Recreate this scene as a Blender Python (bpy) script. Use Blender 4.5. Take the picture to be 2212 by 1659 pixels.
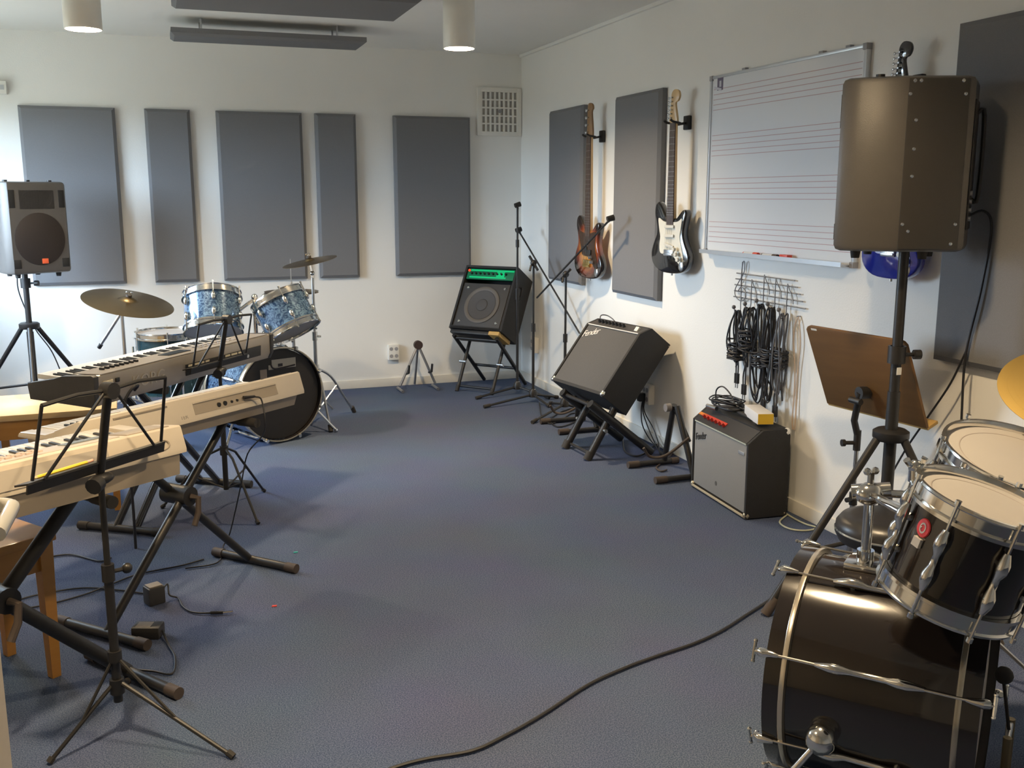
import bpy, bmesh, math, random
from mathutils import Matrix, Vector
random.seed(7)
for o in list(bpy.data.objects): bpy.data.objects.remove(o)
SC = bpy.context.scene
COL = SC.collection
V = Vector
PI = math.pi
def R(d): return math.radians(d)

# ------------------------------------------------------------------ camera
CAM = V((-2.753, -7.538, 1.469)); YAW, PITCH, FPX = .3411, .1875, 2134.6
cd = bpy.data.cameras.new('camera'); cam = bpy.data.objects.new('camera', cd); COL.objects.link(cam)
cam.location = CAM; cam.rotation_euler = (PI/2-PITCH, 0, -YAW)
cd.sensor_width = 36; cd.lens = FPX/2212*36; cd.clip_start = .02; cd.clip_end = 200
SC.camera = cam
_F = V((math.sin(YAW)*math.cos(PITCH), math.cos(YAW)*math.cos(PITCH), -math.sin(PITCH)))
_R = V((math.cos(YAW), -math.sin(YAW), 0)); _U = _R.cross(_F)
def at(u, v, z=None, x=None, y=None, d=None):
    """direction of a photo pixel, met with the plane (floor, wall ...) that the thing touches"""
    r = _F+_R*((u-1106)/FPX)-_U*((v-829.5)/FPX)
    t = d if d is not None else (z-CAM.z)/r.z if z is not None else (x-CAM.x)/r.x if x is not None else (y-CAM.y)/r.y
    return CAM+r*t

# ------------------------------------------------------------------ sky, exposure
SC.view_settings.view_transform = 'Standard'; SC.view_settings.look = 'None'
SC.view_settings.gamma = 1; SC.view_settings.use_curve_mapping = False
SC.view_settings.exposure = 0.0
SC.cycles.use_denoising = True
SC.cycles.max_bounces = 10; SC.cycles.diffuse_bounces = 6; SC.cycles.sample_clamp_indirect = 6
SKY, GROUND = (.62, .80, 1.0), (.10, .11, .10)
SKY_STRENGTH = 40.0
wd = bpy.data.worlds.new('sky'); SC.world = wd; wd.use_nodes = True
nt = wd.node_tree; nt.nodes.clear()
out = nt.nodes.new('ShaderNodeOutputWorld'); bg = nt.nodes.new('ShaderNodeBackground'); bg.inputs[1].default_value = SKY_STRENGTH
tc = nt.nodes.new('ShaderNodeTexCoord'); sep = nt.nodes.new('ShaderNodeSeparateXYZ'); rmp = nt.nodes.new('ShaderNodeValToRGB')
rmp.color_ramp.elements[0].position = .48; rmp.color_ramp.elements[0].color = (*GROUND, 1)
rmp.color_ramp.elements[1].position = .52; rmp.color_ramp.elements[1].color = (*SKY, 1)
mr = nt.nodes.new('ShaderNodeMapRange'); mr.inputs[1].default_value = -1; mr.inputs[2].default_value = 1
nt.links.new(tc.outputs['Generated'], sep.inputs[0]); nt.links.new(sep.outputs[2], mr.inputs[0])
nt.links.new(mr.outputs[0], rmp.inputs[0]); nt.links.new(rmp.outputs[0], bg.inputs[0]); nt.links.new(bg.outputs[0], out.inputs[0])
XL, YR, H = -4.35, -8.7, 2.55            # left wall, rear wall, ceiling
WIN = (-2.1, -.55, .95, 2.12)             # window in the left wall: y0, y1, z0, z1
pl = bpy.data.lights.new('window_portal', 'AREA'); pl.shape = 'RECTANGLE'; pl.size = WIN[3]-WIN[2]; pl.size_y = WIN[1]-WIN[0]
pl.cycles.is_portal = True
po = bpy.data.objects.new('window_portal', pl); COL.objects.link(po)
po.location = (XL-.1, (WIN[0]+WIN[1])/2, (WIN[2]+WIN[3])/2); po.rotation_euler = (0, -PI/2, 0)
LAMP_COLOR, LAMP_STRENGTH = (1.0, .75, .45), 900.0

# ------------------------------------------------------------------ materials
MATS = {}
def mat(name, col, rough=.5, metal=0., noise=.0, nscale=30., bump=0., bscale=200., emit=None, estr=0., spec=None, coat=0., col2=None, build=None):
    if name in MATS: return MATS[name]
    m = bpy.data.materials.new(name); m.use_nodes = True; n = m.node_tree.nodes; l = m.node_tree.links
    b = n['Principled BSDF']; b.inputs['Roughness'].default_value = rough; b.inputs['Metallic'].default_value = metal
    if spec is not None: b.inputs['Specular IOR Level'].default_value = spec
    if coat: b.inputs['Coat Weight'].default_value = coat; b.inputs['Coat Roughness'].default_value = .05
    b.inputs['Base Color'].default_value = (*col, 1)
    t = n.new('ShaderNodeTexCoord')
    nz = n.new('ShaderNodeTexNoise'); nz.inputs['Scale'].default_value = nscale; nz.inputs['Detail'].default_value = 3
    l.new(t.outputs['Object'], nz.inputs['Vector'])
    mx = n.new('ShaderNodeMix'); mx.data_type = 'RGBA'; k = max(noise, .02)
    c2 = col2 or tuple(min(1, c*(1+k)) for c in col); c1 = col if col2 else tuple(c*(1-k) for c in col)
    mx.inputs[6].default_value = (*c1, 1); mx.inputs[7].default_value = (*c2, 1)
    l.new(nz.outputs['Fac'], mx.inputs[0]); l.new(mx.outputs[2], b.inputs['Base Color'])
    if bump:
        n2 = n.new('ShaderNodeTexNoise'); n2.inputs['Scale'].default_value = bscale; n2.inputs['Detail'].default_value = 2
        bp = n.new('ShaderNodeBump'); bp.inputs['Strength'].default_value = bump; bp.inputs['Distance'].default_value = .004
        l.new(t.outputs['Object'], n2.inputs['Vector']); l.new(n2.outputs['Fac'], bp.inputs['Height']); l.new(bp.outputs[0], b.inputs['Normal'])
    if emit: b.inputs['Emission Color'].default_value = (*emit, 1); b.inputs['Emission Strength'].default_value = estr
    if build: build(m, n, l, b, mx, nz, t)
    MATS[name] = m
    return m
def wood_nodes(scale, axis):
    def f(m, n, l, b, mx, nz, t):
        mp = n.new('ShaderNodeMapping'); s = [1, 1, 1]; s[axis] = .06
        mp.inputs['Scale'].default_value = s; l.new(t.outputs['Object'], mp.inputs[0]); l.new(mp.outputs[0], nz.inputs['Vector'])
        nz.inputs['Scale'].default_value = scale; nz.inputs['Detail'].default_value = 6
    return f
def ramp_fac(pos0, pos1):
    def f(m, n, l, b, mx, nz, t):
        r = n.new('ShaderNodeValToRGB'); r.color_ramp.elements[0].position = pos0; r.color_ramp.elements[1].position = pos1
        l.new(nz.outputs['Fac'], r.inputs[0]); l.new(r.outputs[0], mx.inputs[0])
    return f
WALL = mat('wall_paint', (.85, .84, .80), .75, noise=.02, nscale=3, bump=.15, bscale=120)
CEIL = mat('ceiling_paint', (.84, .83, .79), .8, noise=.02, nscale=4, bump=.1, bscale=90)
def carpet_nodes(m, n, l, b, mx, nz, t):
    ramp_fac(.40, .60)(m, n, l, b, mx, nz, t)
    n3 = n.new('ShaderNodeTexNoise'); n3.inputs['Scale'].default_value = 2.2; n3.inputs['Detail'].default_value = 2
    l.new(t.outputs['Object'], n3.inputs['Vector'])
    m3 = n.new('ShaderNodeMix'); m3.data_type = 'RGBA'; m3.blend_type = 'MULTIPLY'; m3.inputs[0].default_value = .25
    l.new(mx.outputs[2], m3.inputs[6]); l.new(n3.outputs['Color'], m3.inputs[7]); l.new(m3.outputs[2], b.inputs['Base Color'])
CARPET = mat('blue_carpet', (.055, .080, .148), .95, nscale=260, bump=.6, bscale=420, col2=(.135, .165, .255), spec=.1, build=carpet_nodes)
TRIM = mat('white_trim', (.82, .79, .71), .45, noise=.03)
FABRIC = mat('grey_panel_fabric', (.21, .21, .218), .95, nscale=350, noise=.12, bump=.5, bscale=600, spec=.1)
LAMPW = mat('lamp_enamel', (.88, .86, .78), .35, noise=.02)
LAMPIN = mat('lamp_reflector', (.9, .88, .82), .3, noise=.02)
BULB = mat('lamp_diffuser', (1, 1, 1), .5, emit=LAMP_COLOR, estr=LAMP_STRENGTH)
BLACK = mat('black_powder_coat', (.018, .017, .017), .42, noise=.2, nscale=60)
RUBBER = mat('black_rubber', (.03, .027, .025), .75, noise=.2)
BROWNRUB = mat('worn_brown_rubber', (.06, .045, .038), .7, noise=.2)
TOLEX = mat('black_vinyl_covering', (.017, .016, .016), .6, noise=.2, bump=.6, bscale=500)
GREYCLOTH = mat('charcoal_grille_cloth', (.085, .082, .08), .8, nscale=500, noise=.3, bump=.5, bscale=700)
SILVCLOTH = mat('silver_grille_cloth', (.27, .265, .255), .7, nscale=400, noise=.22, bump=.5, bscale=700)
CHROME = mat('chrome', (.82, .81, .78), .12, 1., noise=.02)
STEEL = mat('brushed_steel', (.50, .50, .50), .28, 1., noise=.06)
DULLSTEEL = mat('galvanised_wire', (.30, .30, .31), .4, .8, noise=.06)
ALU = mat('aluminium_frame', (.62, .64, .66), .35, .7, noise=.04)
WHITEBOARD = mat('whiteboard_enamel', (.78, .80, .82), .18, noise=.01, nscale=2)
STAFFINK = mat('staff_line_red', (.52, .36, .37), .5)
PLASW = mat('white_plastic', (.80, .78, .72), .4, noise=.02)
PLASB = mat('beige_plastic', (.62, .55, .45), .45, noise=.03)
PLASB2 = mat('beige_plastic_dark_shaded', (.34, .29, .23), .5, noise=.03)  # darker brown beige, deepened further with the shade on the lower cases
PLASG = mat('grey_plastic', (.35, .34, .34), .45, noise=.05)
DARK = mat('dark_grey_plastic', (.045, .043, .042), .5, noise=.15, bump=.2, bscale=300)
BRONZEPL = mat('speaker_shell_plastic', (.078, .072, .067), .42, noise=.06, nscale=20, bump=.15, bscale=350)
BRONZEDK = mat('speaker_panel_shaded', (.034, .031, .027), .45, noise=.06, nscale=20, bump=.15, bscale=350)  # shell plastic with the rear chamfer's shade put into the colour
GRILLE = mat('speaker_grille_metal', (.028, .022, .020), .55, .3, noise=.2, nscale=400)
ORANGE = mat('orange_badge', (.75, .12, .04), .4)
REDB = mat('red_badge', (.55, .03, .03), .4)
YELLOW = mat('yellow_paint', (.85, .58, .05), .45)
SILVER = mat('silver_painted_metal', (.50, .44, .36), .33, .55, noise=.04)
KEYW = mat('white_keys', (.85, .83, .78), .25)
KEYB = mat('black_keys', (.012, .012, .012), .3)
WOODO = mat('orange_pine_wood', (.50, .25, .06), .4, noise=.2, coat=.2, build=wood_nodes(40, 0), col2=(.38, .17, .035))
WOODT = mat('pale_tabletop_wood', (.72, .52, .28), .3, coat=.3, build=wood_nodes(40, 0), col2=(.60, .40, .18))
WOODB = mat('oak_veneer', (.20, .10, .030), .5, build=wood_nodes(30, 1), col2=(.13, .062, .018))
WOODY = mat('raw_pine_block', (.55, .36, .12), .6, build=wood_nodes(40, 0), col2=(.45, .27, .08))
MAPLE = mat('maple_neck', (.66, .45, .22), .35, noise=.08, coat=.2)
ROSEWOOD = mat('rosewood_fretboard', (.075, .045, .035), .5, noise=.2, nscale=80)
GLOSSBLACK = mat('gloss_black_lacquer', (.008, .007, .007), .12, coat=1.)
BLUELAC = mat('gloss_blue_lacquer', (.012, .022, .30), .15, coat=1., noise=.1)
CREAM = mat('cream_pickguard', (.80, .77, .66), .35)
TORTO = mat('dark_pickguard', (.05, .03, .02), .25, noise=.3)
GOLD = mat('aged_brass', (.60, .43, .16), .3, 1., noise=.08)
CYMB = mat('bronze_cymbal', (.24, .18, .10), .32, 1., noise=.12, nscale=14)
CYMBY = mat('brilliant_bronze_cymbal', (.72, .50, .16), .46, 1., noise=.05, nscale=14)
HEADW = mat('coated_drum_head', (.40, .38, .365), .55, noise=.05, nscale=6)
HEADB = mat('black_drum_head', (.02, .018, .017), .45, noise=.1)
def pearl(m, n, l, b, mx, nz, t): ramp_fac(.38, .72)(m, n, l, b, mx, nz, t); nz.inputs['Distortion'].default_value = 2.5; nz.inputs['Detail'].default_value = 5
PEARL = mat('blue_pearl_wrap', (.02, .05, .12), .2, .3, nscale=30, col2=(.20, .33, .48), coat=.6, build=pearl)
EBONY = mat('black_lacquer_shell', (.012, .009, .008), .14, noise=.1, coat=1.)
CABLE = mat('black_cable', (.018, .018, .022), .5)
CABLEG = mat('grey_cable', (.10, .10, .11), .5)
CABLEBE = mat('beige_cable', (.62, .48, .36), .5)
GREENLIT = mat('green_lit_panel', (.0, .10, .04), .4, emit=(.0, .85, .28), estr=.55)
GREENDIM = mat('dark_green_panel', (.0, .07, .03), .4, emit=(.0, .5, .2), estr=.12)
PURPLE = mat('logo_purple', (.17, .14, .20), .5)
SUNB = mat('sunburst_lacquer', (.42, .16, .02), .15, coat=1.)
def sun_nodes(m):
    n = m.node_tree.nodes; l = m.node_tree.links; b = n['Principled BSDF']
    t = n.new('ShaderNodeTexCoord'); mp = n.new('ShaderNodeMapping'); mp.inputs['Location'].default_value = (0, 0, -.19*5.2); mp.inputs['Scale'].default_value = (6.6, .01, 5.2)
    g = n.new('ShaderNodeTexGradient'); g.gradient_type = 'SPHERICAL'; r = n.new('ShaderNodeValToRGB')
    e = r.color_ramp.elements; e[0].position = 0; e[0].color = (.012, .006, .004, 1); e[1].position = .75; e[1].color = (.62, .28, .035, 1)
    k = e.new(.22); k.color = (.20, .035, .008, 1)
    l.new(t.outputs['Object'], mp.inputs[0]); l.new(mp.outputs[0], g.inputs[0]); l.new(g.outputs[0], r.inputs[0]); l.new(r.outputs[0], b.inputs['Base Color'])
sun_nodes(SUNB)
GLASS = bpy.data.materials.new('window_glass'); GLASS.use_nodes = True
_n = GLASS.node_tree.nodes; _n.clear(); _o = _n.new('ShaderNodeOutputMaterial'); _m = _n.new('ShaderNodeMixShader'); _m.inputs[0].default_value = .06
_a = _n.new('ShaderNodeBsdfTransparent'); _g = _n.new('ShaderNodeBsdfGlossy'); _g.inputs['Roughness'].default_value = .02
GLASS.node_tree.links.new(_a.outputs[0], _m.inputs[1]); GLASS.node_tree.links.new(_g.outputs[0], _m.inputs[2]); GLASS.node_tree.links.new(_m.outputs[0], _o.inputs[0])

# ------------------------------------------------------------------ mesh helpers
def basis(zdir, xhint=None):
    z = V(zdir).normalized(); h = V(xhint) if xhint is not None else (V((1, 0, 0)) if abs(z.x) < .9 else V((0, 1, 0)))
    y = z.cross(h).normalized(); x = y.cross(z)
    return x, y, z
def frame(o, zdir, xhint=None):
    x, y, z = basis(zdir, xhint)
    return Matrix(((x.x, y.x, z.x, o[0]), (x.y, y.y, z.y, o[1]), (x.z, y.z, z.z, o[2]), (0, 0, 0, 1)))
def smooth_path(pts, n=6, closed=False):
    P = [V(p) for p in pts]; N = len(P); res = []
    for i in range(N if closed else N-1):
        a = P[(i-1) % N] if closed or i > 0 else P[i]*2-P[i+1]
        b = P[i]; c = P[(i+1) % N]
        d = P[(i+2) % N] if closed or i+2 < N else c*2-b
        for k in range(n):
            t = k/n
            res.append(.5*((2*b)+(c-a)*t+(2*a-5*b+4*c-d)*t*t+(3*b-a-3*c+d)*t*t*t))
    if not closed: res.append(P[-1])
    return res
class B:
    """collects shapes of ONE part; M maps the given coordinates to the thing's own"""
    def __init__(s, M=None):
        s.v = []; s.f = []; s.M = M
    def put(s, vs, fs):
        k = len(s.v)
        s.v += [(s.M @ V(p)) if s.M else V(p) for p in vs]; s.f += [tuple(i+k for i in f) for f in fs]
        return s
    def box(s, c, sz, rot=None, bev=0.):
        x, y, z = [d/2 for d in sz]; c = V(c)
        if bev <= 0:
            vs = [V((a*x, b*y, e*z)) for a in (-1, 1) for b in (-1, 1) for e in (-1, 1)]
            fs = [(0, 1, 3, 2), (4, 6, 7, 5), (0, 4, 5, 1), (2, 3, 7, 6), (0, 2, 6, 4), (1, 5, 7, 3)]
        else:
            bm = bmesh.new(); bmesh.ops.create_cube(bm, size=1)
            for q in bm.verts: q.co = V((q.co.x*sz[0], q.co.y*sz[1], q.co.z*sz[2]))
            bmesh.ops.bevel(bm, geom=list(bm.edges), offset=bev, segments=2, affect='EDGES', profile=.6)
            bm.verts.index_update(); vs = [q.co.copy() for q in bm.verts]; fs = [tuple(q.index for q in f.verts) for f in bm.faces]; bm.free()
        r = rot.to_3x3() if rot is not None else None
        return s.put([(r @ q if r else q)+c for q in vs], fs)
    def cyl(s, a, b, r0, r1=None, seg=14, caps=True):
        a = V(a); b = V(b); r1 = r0 if r1 is None else r1; x, y, z = basis(b-a); vs = []; 
        for p, r in ((a, r0), (b, r1)):
            vs += [p+(x*math.cos(2*PI*k/seg)+y*math.sin(2*PI*k/seg))*r for k in range(seg)]
        fs = [(k, (k+1) % seg, seg+(k+1) % seg, seg+k) for k in range(seg)]
        if caps: fs += [tuple(reversed(range(seg))), tuple(range(seg, 2*seg))]
        return s.put(vs, fs)
    def tube(s, pts, r, seg=8, closed=False, caps=True):
        P = [V(p) for p in pts]; N = len(P); vs = []; fs = []; x = None
        for i in range(N):
            t = (P[(i+1) % N]-P[i-1]) if closed else (P[min(i+1, N-1)]-P[max(i-1, 0)])
            if t.length < 1e-9: t = V((0, 0, 1))
            t.normalize()
            if x is None: x, _, _ = basis(t)
            else:
                x = x-t*x.dot(t)
                if x.length < 1e-6: x, _, _ = basis(t)
                x.normalize()
            y = t.cross(x)
            rr = r[i] if isinstance(r, (list, tuple)) else r
            vs += [P[i]+(x*math.cos(2*PI*k/seg)+y*math.sin(2*PI*k/seg))*rr for k in range(seg)]
        for i in range(N if closed else N-1):
            a = i*seg; b = ((i+1) % N)*seg
            fs += [(a+k, a+(k+1) % seg, b+(k+1) % seg, b+k) for k in range(seg)]
        if not closed and caps: fs += [tuple(reversed(range(seg))), tuple(range((N-1)*seg, N*seg))]
        return s.put(vs, fs)
    def bend(s, pts, r, n=6, seg=8, closed=False): return s.tube(smooth_path(pts, n, closed), r, seg, closed)
    def lathe(s, prof, M=None, seg=32, cap0=False, cap1=False):
        vs = []; fs = []; n = len(prof)
        for r, z in prof:
            vs += [V((r*math.cos(2*PI*k/seg), r*math.sin(2*PI*k/seg), z)) for k in range(seg)]
        for i in range(n-1):
            fs += [(i*seg+k, i*seg+(k+1) % seg, (i+1)*seg+(k+1) % seg, (i+1)*seg+k) for k in range(seg)]
        if cap0: fs.append(tuple(reversed(range(seg))))
        if cap1: fs.append(tuple(range((n-1)*seg, n*seg)))
        return s.put([M @ q for q in vs] if M else vs, fs)
    def ring(s, M, r, t, h, seg=40):      # flat hoop: radius r, thickness t, height h about z=0
        return s.lathe([(r, -h/2), (r+t, -h/2), (r+t, h/2), (r, h/2), (r, -h/2)], M, seg)
    def prism(s, outl, h0, h1, M=None, bev=0.):
        """outline in x,y; from h0 to h1 along z; bev rounds the rim"""
        n = len(outl); P = [V((p[0], p[1])) for p in outl]
        c = sum((p for p in P), V((0, 0)))/n
        area = sum(P[i].x*P[(i+1) % n].y-P[(i+1) % n].x*P[i].y for i in range(n))
        if area < 0: P.reverse()
        lay = []
        def inset(d):
            q = []
            for i in range(n):
                a = P[i-1]; b = P[i]; e = P[(i+1) % n]
                d1 = (b-a); d2 = (e-b)
                n1 = V((-d1.y, d1.x)); n2 = V((-d2.y, d2.x))
                if n1.length > 0: n1.normalize()
                if n2.length > 0: n2.normalize()
                m = n1+n2
                if m.length < 1e-6: m = n1
                m.normalize(); k = max(.35, m.dot(n1))
                q.append(b+m*(d/k))
            return q
        if bev > 0: lay = [(inset(bev), h0), (inset(bev*.3), h0+bev*.3), (P, h0+bev), (P, h1-bev), (inset(bev*.3), h1-bev*.3), (inset(bev), h1)]
        else: lay = [(P, h0), (P, h1)]
        vs = [V((q.x, q.y, z)) for L, z in lay for q in L]; fs = []
        for i in range(len(lay)-1):
            fs += [(i*n+k, i*n+(k+1) % n, (i+1)*n+(k+1) % n, (i+1)*n+k) for k in range(n)]
        fs += [tuple(reversed(range(n))), tuple(range((len(lay)-1)*n, len(lay)*n))]
        return s.put([M @ q for q in vs] if M else vs, fs)
    def ball(s, c, r, seg=14, sc=(1, 1, 1)):
        c = V(c); m = seg//2
        prof = [(math.sin(PI*k/m)*r, -math.cos(PI*k/m)*r) for k in range(m+1)]
        vs = []; fs = []
        for rr, z in prof: vs += [V((rr*math.cos(2*PI*k/seg)*sc[0], rr*math.sin(2*PI*k/seg)*sc[1], z*sc[2]))+c for k in range(seg)]
        for i in range(m): fs += [(i*seg+k, i*seg+(k+1) % seg, (i+1)*seg+(k+1) % seg, (i+1)*seg+k) for k in range(seg)]
        return s.put(vs, fs)
    def mesh(s, name, m, ang=40):
        me = bpy.data.meshes.new(name); bm = bmesh.new()
        vv = [bm.verts.new(p) for p in s.v]
        for f in s.f:
            q = []
            for i in f:
                if vv[i] not in q: q.append(vv[i])
            if len(q) > 2:
                try: bm.faces.new(q)
                except ValueError: pass
        bmesh.ops.remove_doubles(bm, verts=bm.verts, dist=1e-6)
        bmesh.ops.dissolve_degenerate(bm, edges=bm.edges, dist=1e-7)
        bmesh.ops.recalc_face_normals(bm, faces=bm.faces)
        bm.to_mesh(me); bm.free(); me.materials.append(m)
        for p in me.polygons: p.use_smooth = True
        me.set_sharp_from_angle(angle=R(ang))
        return me
def obj(name, b, m, parent=None, ang=40):
    o = bpy.data.objects.new(name, b.mesh(name, m, ang) if isinstance(b, B) else b); COL.objects.link(o)
    if parent: o.parent = parent
    return o
def tag(o, label, cat, group=None):
    o['label'] = label; o['category'] = cat
    if group: o['group'] = group
    return o
def thing(name, label, cat, M=(0, 0, 0), group=None):
    o = bpy.data.objects.new(name, None); o.empty_display_size = .05; COL.objects.link(o)
    M = M if isinstance(M, Matrix) else Matrix.Translation(V(M))
    o.matrix_world = M; o['inv'] = 0; del o['inv']
    INV[o.name] = M.inverted()
    return tag(o, label, cat, group)
INV = {}
def W(root): return B(INV[root.name])     # a builder that takes room coordinates for a part of root
def struct(name, b, m, parent=None):
    o = obj(name, b, m, parent)
    if not parent: o['kind'] = 'structure'
    return o
def text(name, s, size, m, parent, M, ext=.001, shear=0., spacing=1.):
    cu = bpy.data.curves.new(name, 'FONT'); cu.body = s; cu.size = size; cu.extrude = ext; cu.shear = shear; cu.align_x = 'CENTER'; cu.align_y = 'CENTER'; cu.space_character = spacing
    cu.resolution_u = 3
    t = bpy.data.objects.new(name, cu); COL.objects.link(t)
    me = bpy.data.meshes.new_from_object(t.evaluated_get(bpy.context.evaluated_depsgraph_get()))
    bpy.data.objects.remove(t); me.materials.clear(); me.materials.append(m); me.name = name
    o = bpy.data.objects.new(name, me); COL.objects.link(o); o.parent = parent; o.matrix_local = M
    return o
def dup(root, M, label, group=None):
    r = root.copy(); COL.objects.link(r); r.matrix_world = M; r['label'] = label
    if group: r['group'] = group
    INV[r.name] = M.inverted()
    for ch in list(root.children):
        c = ch.copy(); COL.objects.link(c); c.parent = r
        for g in ch.children:
            d = g.copy(); COL.objects.link(d); d.parent = c
    return r
def rz(x, y, z, deg): return Matrix.Translation((x, y, z)) @ Matrix.Rotation(R(deg), 4, 'Z')

# ================================================================== THE ROOM
struct('floor', B().box(((XL)/2, YR/2, -.05), (-XL+.4, -YR+.4, .1)), CARPET)
struct('ceiling', B().box((XL/2, YR/2, H+.05), (-XL+.4, -YR+.4, .1)), CEIL)
struct('wall_back', B().box((XL/2, .08, H/2), (-XL+.4, .16, H)), WALL)
struct('wall_right', B().box((.08, YR/2, H/2), (.16, -YR+.3, H)), WALL)
struct('wall_rear', B().box((XL/2, YR-.08, H/2), (-XL+.4, .16, H)), WALL)
b = B(); y0, y1, z0, z1 = WIN; xm = XL-.08
b.box((xm, (y0+YR)/2, H/2), (.16, y0-YR, H)); b.box((xm, y1/2, H/2), (.16, -y1, H))
b.box((xm, (y0+y1)/2, z0/2), (.16, y1-y0, z0)); b.box((xm, (y0+y1)/2, (z1+H)/2), (.16, y1-y0, H-z1))
struct('wall_left', b, WALL)
w = struct('window_1', B().box((XL-.09, (y0+y1)/2, (z0+z1)/2), (.006, y1-y0-.1, z1-z0-.1)), GLASS)
b = B()
for yy in (y0+.03, y1-.03, (y0+y1)/2): b.box((XL-.09, yy, (z0+z1)/2), (.06, .06, z1-z0-.002))
obj('window_frame', b, TRIM, w)
b = B()
for zz in (z0+.03, z1-.03): b.box((XL-.09, (y0+y1)/2, zz), (.055, y1-y0-.002, .06))
obj('window_rail', b, TRIM, w)
obj('window_sill', B().box((XL+.03, (y0+y1)/2, z0+.012), (.2, y1-y0-.004, .024), bev=.004), TRIM, w)
struct('baseboard_back', B().box((XL/2, -.006, .033), (-XL, .012, .066), bev=.003), TRIM)
struct('baseboard_right', B().box((-.006, YR/2, .033), (.012, -YR-.03, .066), bev=.003), TRIM)
struct('baseboard_left', B().box((XL+.006, YR/2, .033), (.012, -YR-.03, .066), bev=.003), TRIM)
struct('trim_1', B().box((-.012, YR/2, H-.012), (.022, -YR-.03, .022), bev=.004), WALL)
# store cupboard partition behind the open door
b = B(); b.box((-4.16, -7.14, H/2), (.36, .1, H-.004)); b.box((-3.5, -7.14, (2.08+H)/2), (.96, .1, H-2.08-.004)); b.box((-3.01, -7.93, H/2), (.06, 1.5, H-.004))
struct('wall_cupboard', b, WALL)
# ---- the open door at the camera's elbow
d = struct('door_1', B().box((-2.995, -6.655, 1.03), (.04, .89, 2.03), bev=.003), mat('door_paint', (.70, .62, .50), .45, noise=.03))
b = B(); x0 = -2.975
b.cyl((x0, -6.275, 1.11), (x0+.008, -6.275, 1.11), .026, seg=20)
obj('handle_rose', b, PLASW, d)
obj('lever_handle', B().bend([(x0, -6.275, 1.11), (x0+.026, -6.275, 1.11), (x0+.038, -6.285, 1.11), (x0+.041, -6.30, 1.11), (x0+.038, -6.385, 1.108)], .0085, n=6, seg=12), mat('glossy_white_handle', (.88, .86, .80), .2, coat=.5), d)

# ---- ceiling can lamps
def can_lamp(x, y, label):
    zb = 2.265; t = thing('ceiling_lamp', label, 'lamp', (x, y, H))
    b = W(t); b.lathe([(.084, H), (.0875, H-.005), (.0875, zb+.003), (.0855, zb), (.082, zb), (.082, H-.03), (.0, H-.03)], Matrix.Translation((x, y, 0)), 40)
    obj('housing', b, LAMPW, t)
    obj('reflector', W(t).lathe([(.0815, zb+.002), (.0795, zb+.05), (.074, zb+.06)], Matrix.Translation((x, y, 0)), 40), LAMPIN, t)
    obj('diffuser', W(t).lathe([(.0, zb+.047), (.05, zb+.046), (.079, zb+.05)], Matrix.Translation((x, y, 0)), 32), BULB, t)
    return t
LABS = {(0, 0): 'white cylinder ceiling lamp above the wall corner with the black amplifiers', (1, 0): 'white cylinder ceiling lamp over the blue drum kit',
        (0, 1): 'white cylinder ceiling lamp over the black drum kit', (1, 1): 'white cylinder ceiling lamp over the keyboards'}
for j, yy in enumerate((-2.1, -5.35)):
    for i, xx in enumerate((-1.13-.2*j, -3.03)):
        can_lamp(xx, yy, LABS[(i, j)])

# ---- acoustic panels
def panel_mesh(name, w, h, t=.045, bv=.02):
    b = B(); o = [(-w/2, -h/2), (w/2, -h/2), (w/2, h/2), (-w/2, h/2)]; i = [(x*(1-2*bv/w), y*(1-2*bv/h)) for x, y in o]
    vs = [(x, 0, y) for x, y in o]+[(x, -t+bv*.8, y) for x, y in o]+[(x, -t, y) for x, y in i]
    b.put(vs, [(0, 1, 2, 3), (8, 9, 10, 11)]+[(k, (k+1) % 4, 4+(k+1) % 4, 4+k) for k in range(4)]+[(4+k, 4+(k+1) % 4, 8+(k+1) % 4, 8+k) for k in range(4)])
    return b.mesh(name, FABRIC, 20)
PW, PN = panel_mesh('wide_panel', .6, 1.2), panel_mesh('narrow_panel', .3, 1.2)
ZP = 1.466
for me, xc, lab in ((PW, -3.277, 'wide grey acoustic panel on the far wall behind the black loudspeaker'), (PN, -2.637, 'narrow grey acoustic panel above the ride cymbal, beside the loudspeaker panel'),
                    (PW, -2.012, 'wide grey acoustic panel on the far wall above the blue toms'), (PN, -1.468, 'narrow grey acoustic panel right of the crash cymbal stand'),
                    (PW, -.733, 'wide grey acoustic panel beside the vent grille, above the green amplifier')):
    o = obj('acoustic_panel', me, None); o.location = (xc, -.003, ZP); tag(o, lab, 'acoustic panel', 'grey acoustic panels on the far wall')
for yc, lab in ((-1.0, 'wide grey acoustic panel left of the sunburst bass guitar'), (-2.1, 'wide grey acoustic panel between the bass and the black guitar'), (-4.91, 'wide grey acoustic panel behind the loudspeaker on its tall stand')):
    o = obj('acoustic_panel', PW, None); o.location = (-.003, yc, ZP+.003); o.rotation_euler = (0, 0, -PI/2); tag(o, lab, 'acoustic panel', 'grey acoustic panels on the whiteboard wall')
def hung_panel(x, y, w, lab):
    zb = 2.435; t = thing('ceiling_panel', lab, 'acoustic panel', (x, y, zb), 'grey acoustic panels hung under the ceiling')
    me = PW if w > .5 else PN
    o = obj('panel_board', me, None, t); o.matrix_local = Matrix.Translation((0, 0, .045)) @ Matrix.Rotation(R(90), 4, 'Z') @ Matrix.Rotation(R(90), 4, 'X')
    for sx in (-.42, .42):
        for sy in (-w*.3, w*.3):
            obj('hanger_pin', B().cyl((sx, sy, .044), (sx, sy, H-zb), .006, seg=8), STEEL, t)
hung_panel(-2.01, -2.1, .6, 'wide grey acoustic panel hanging flat under the ceiling between the lamps')
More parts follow.
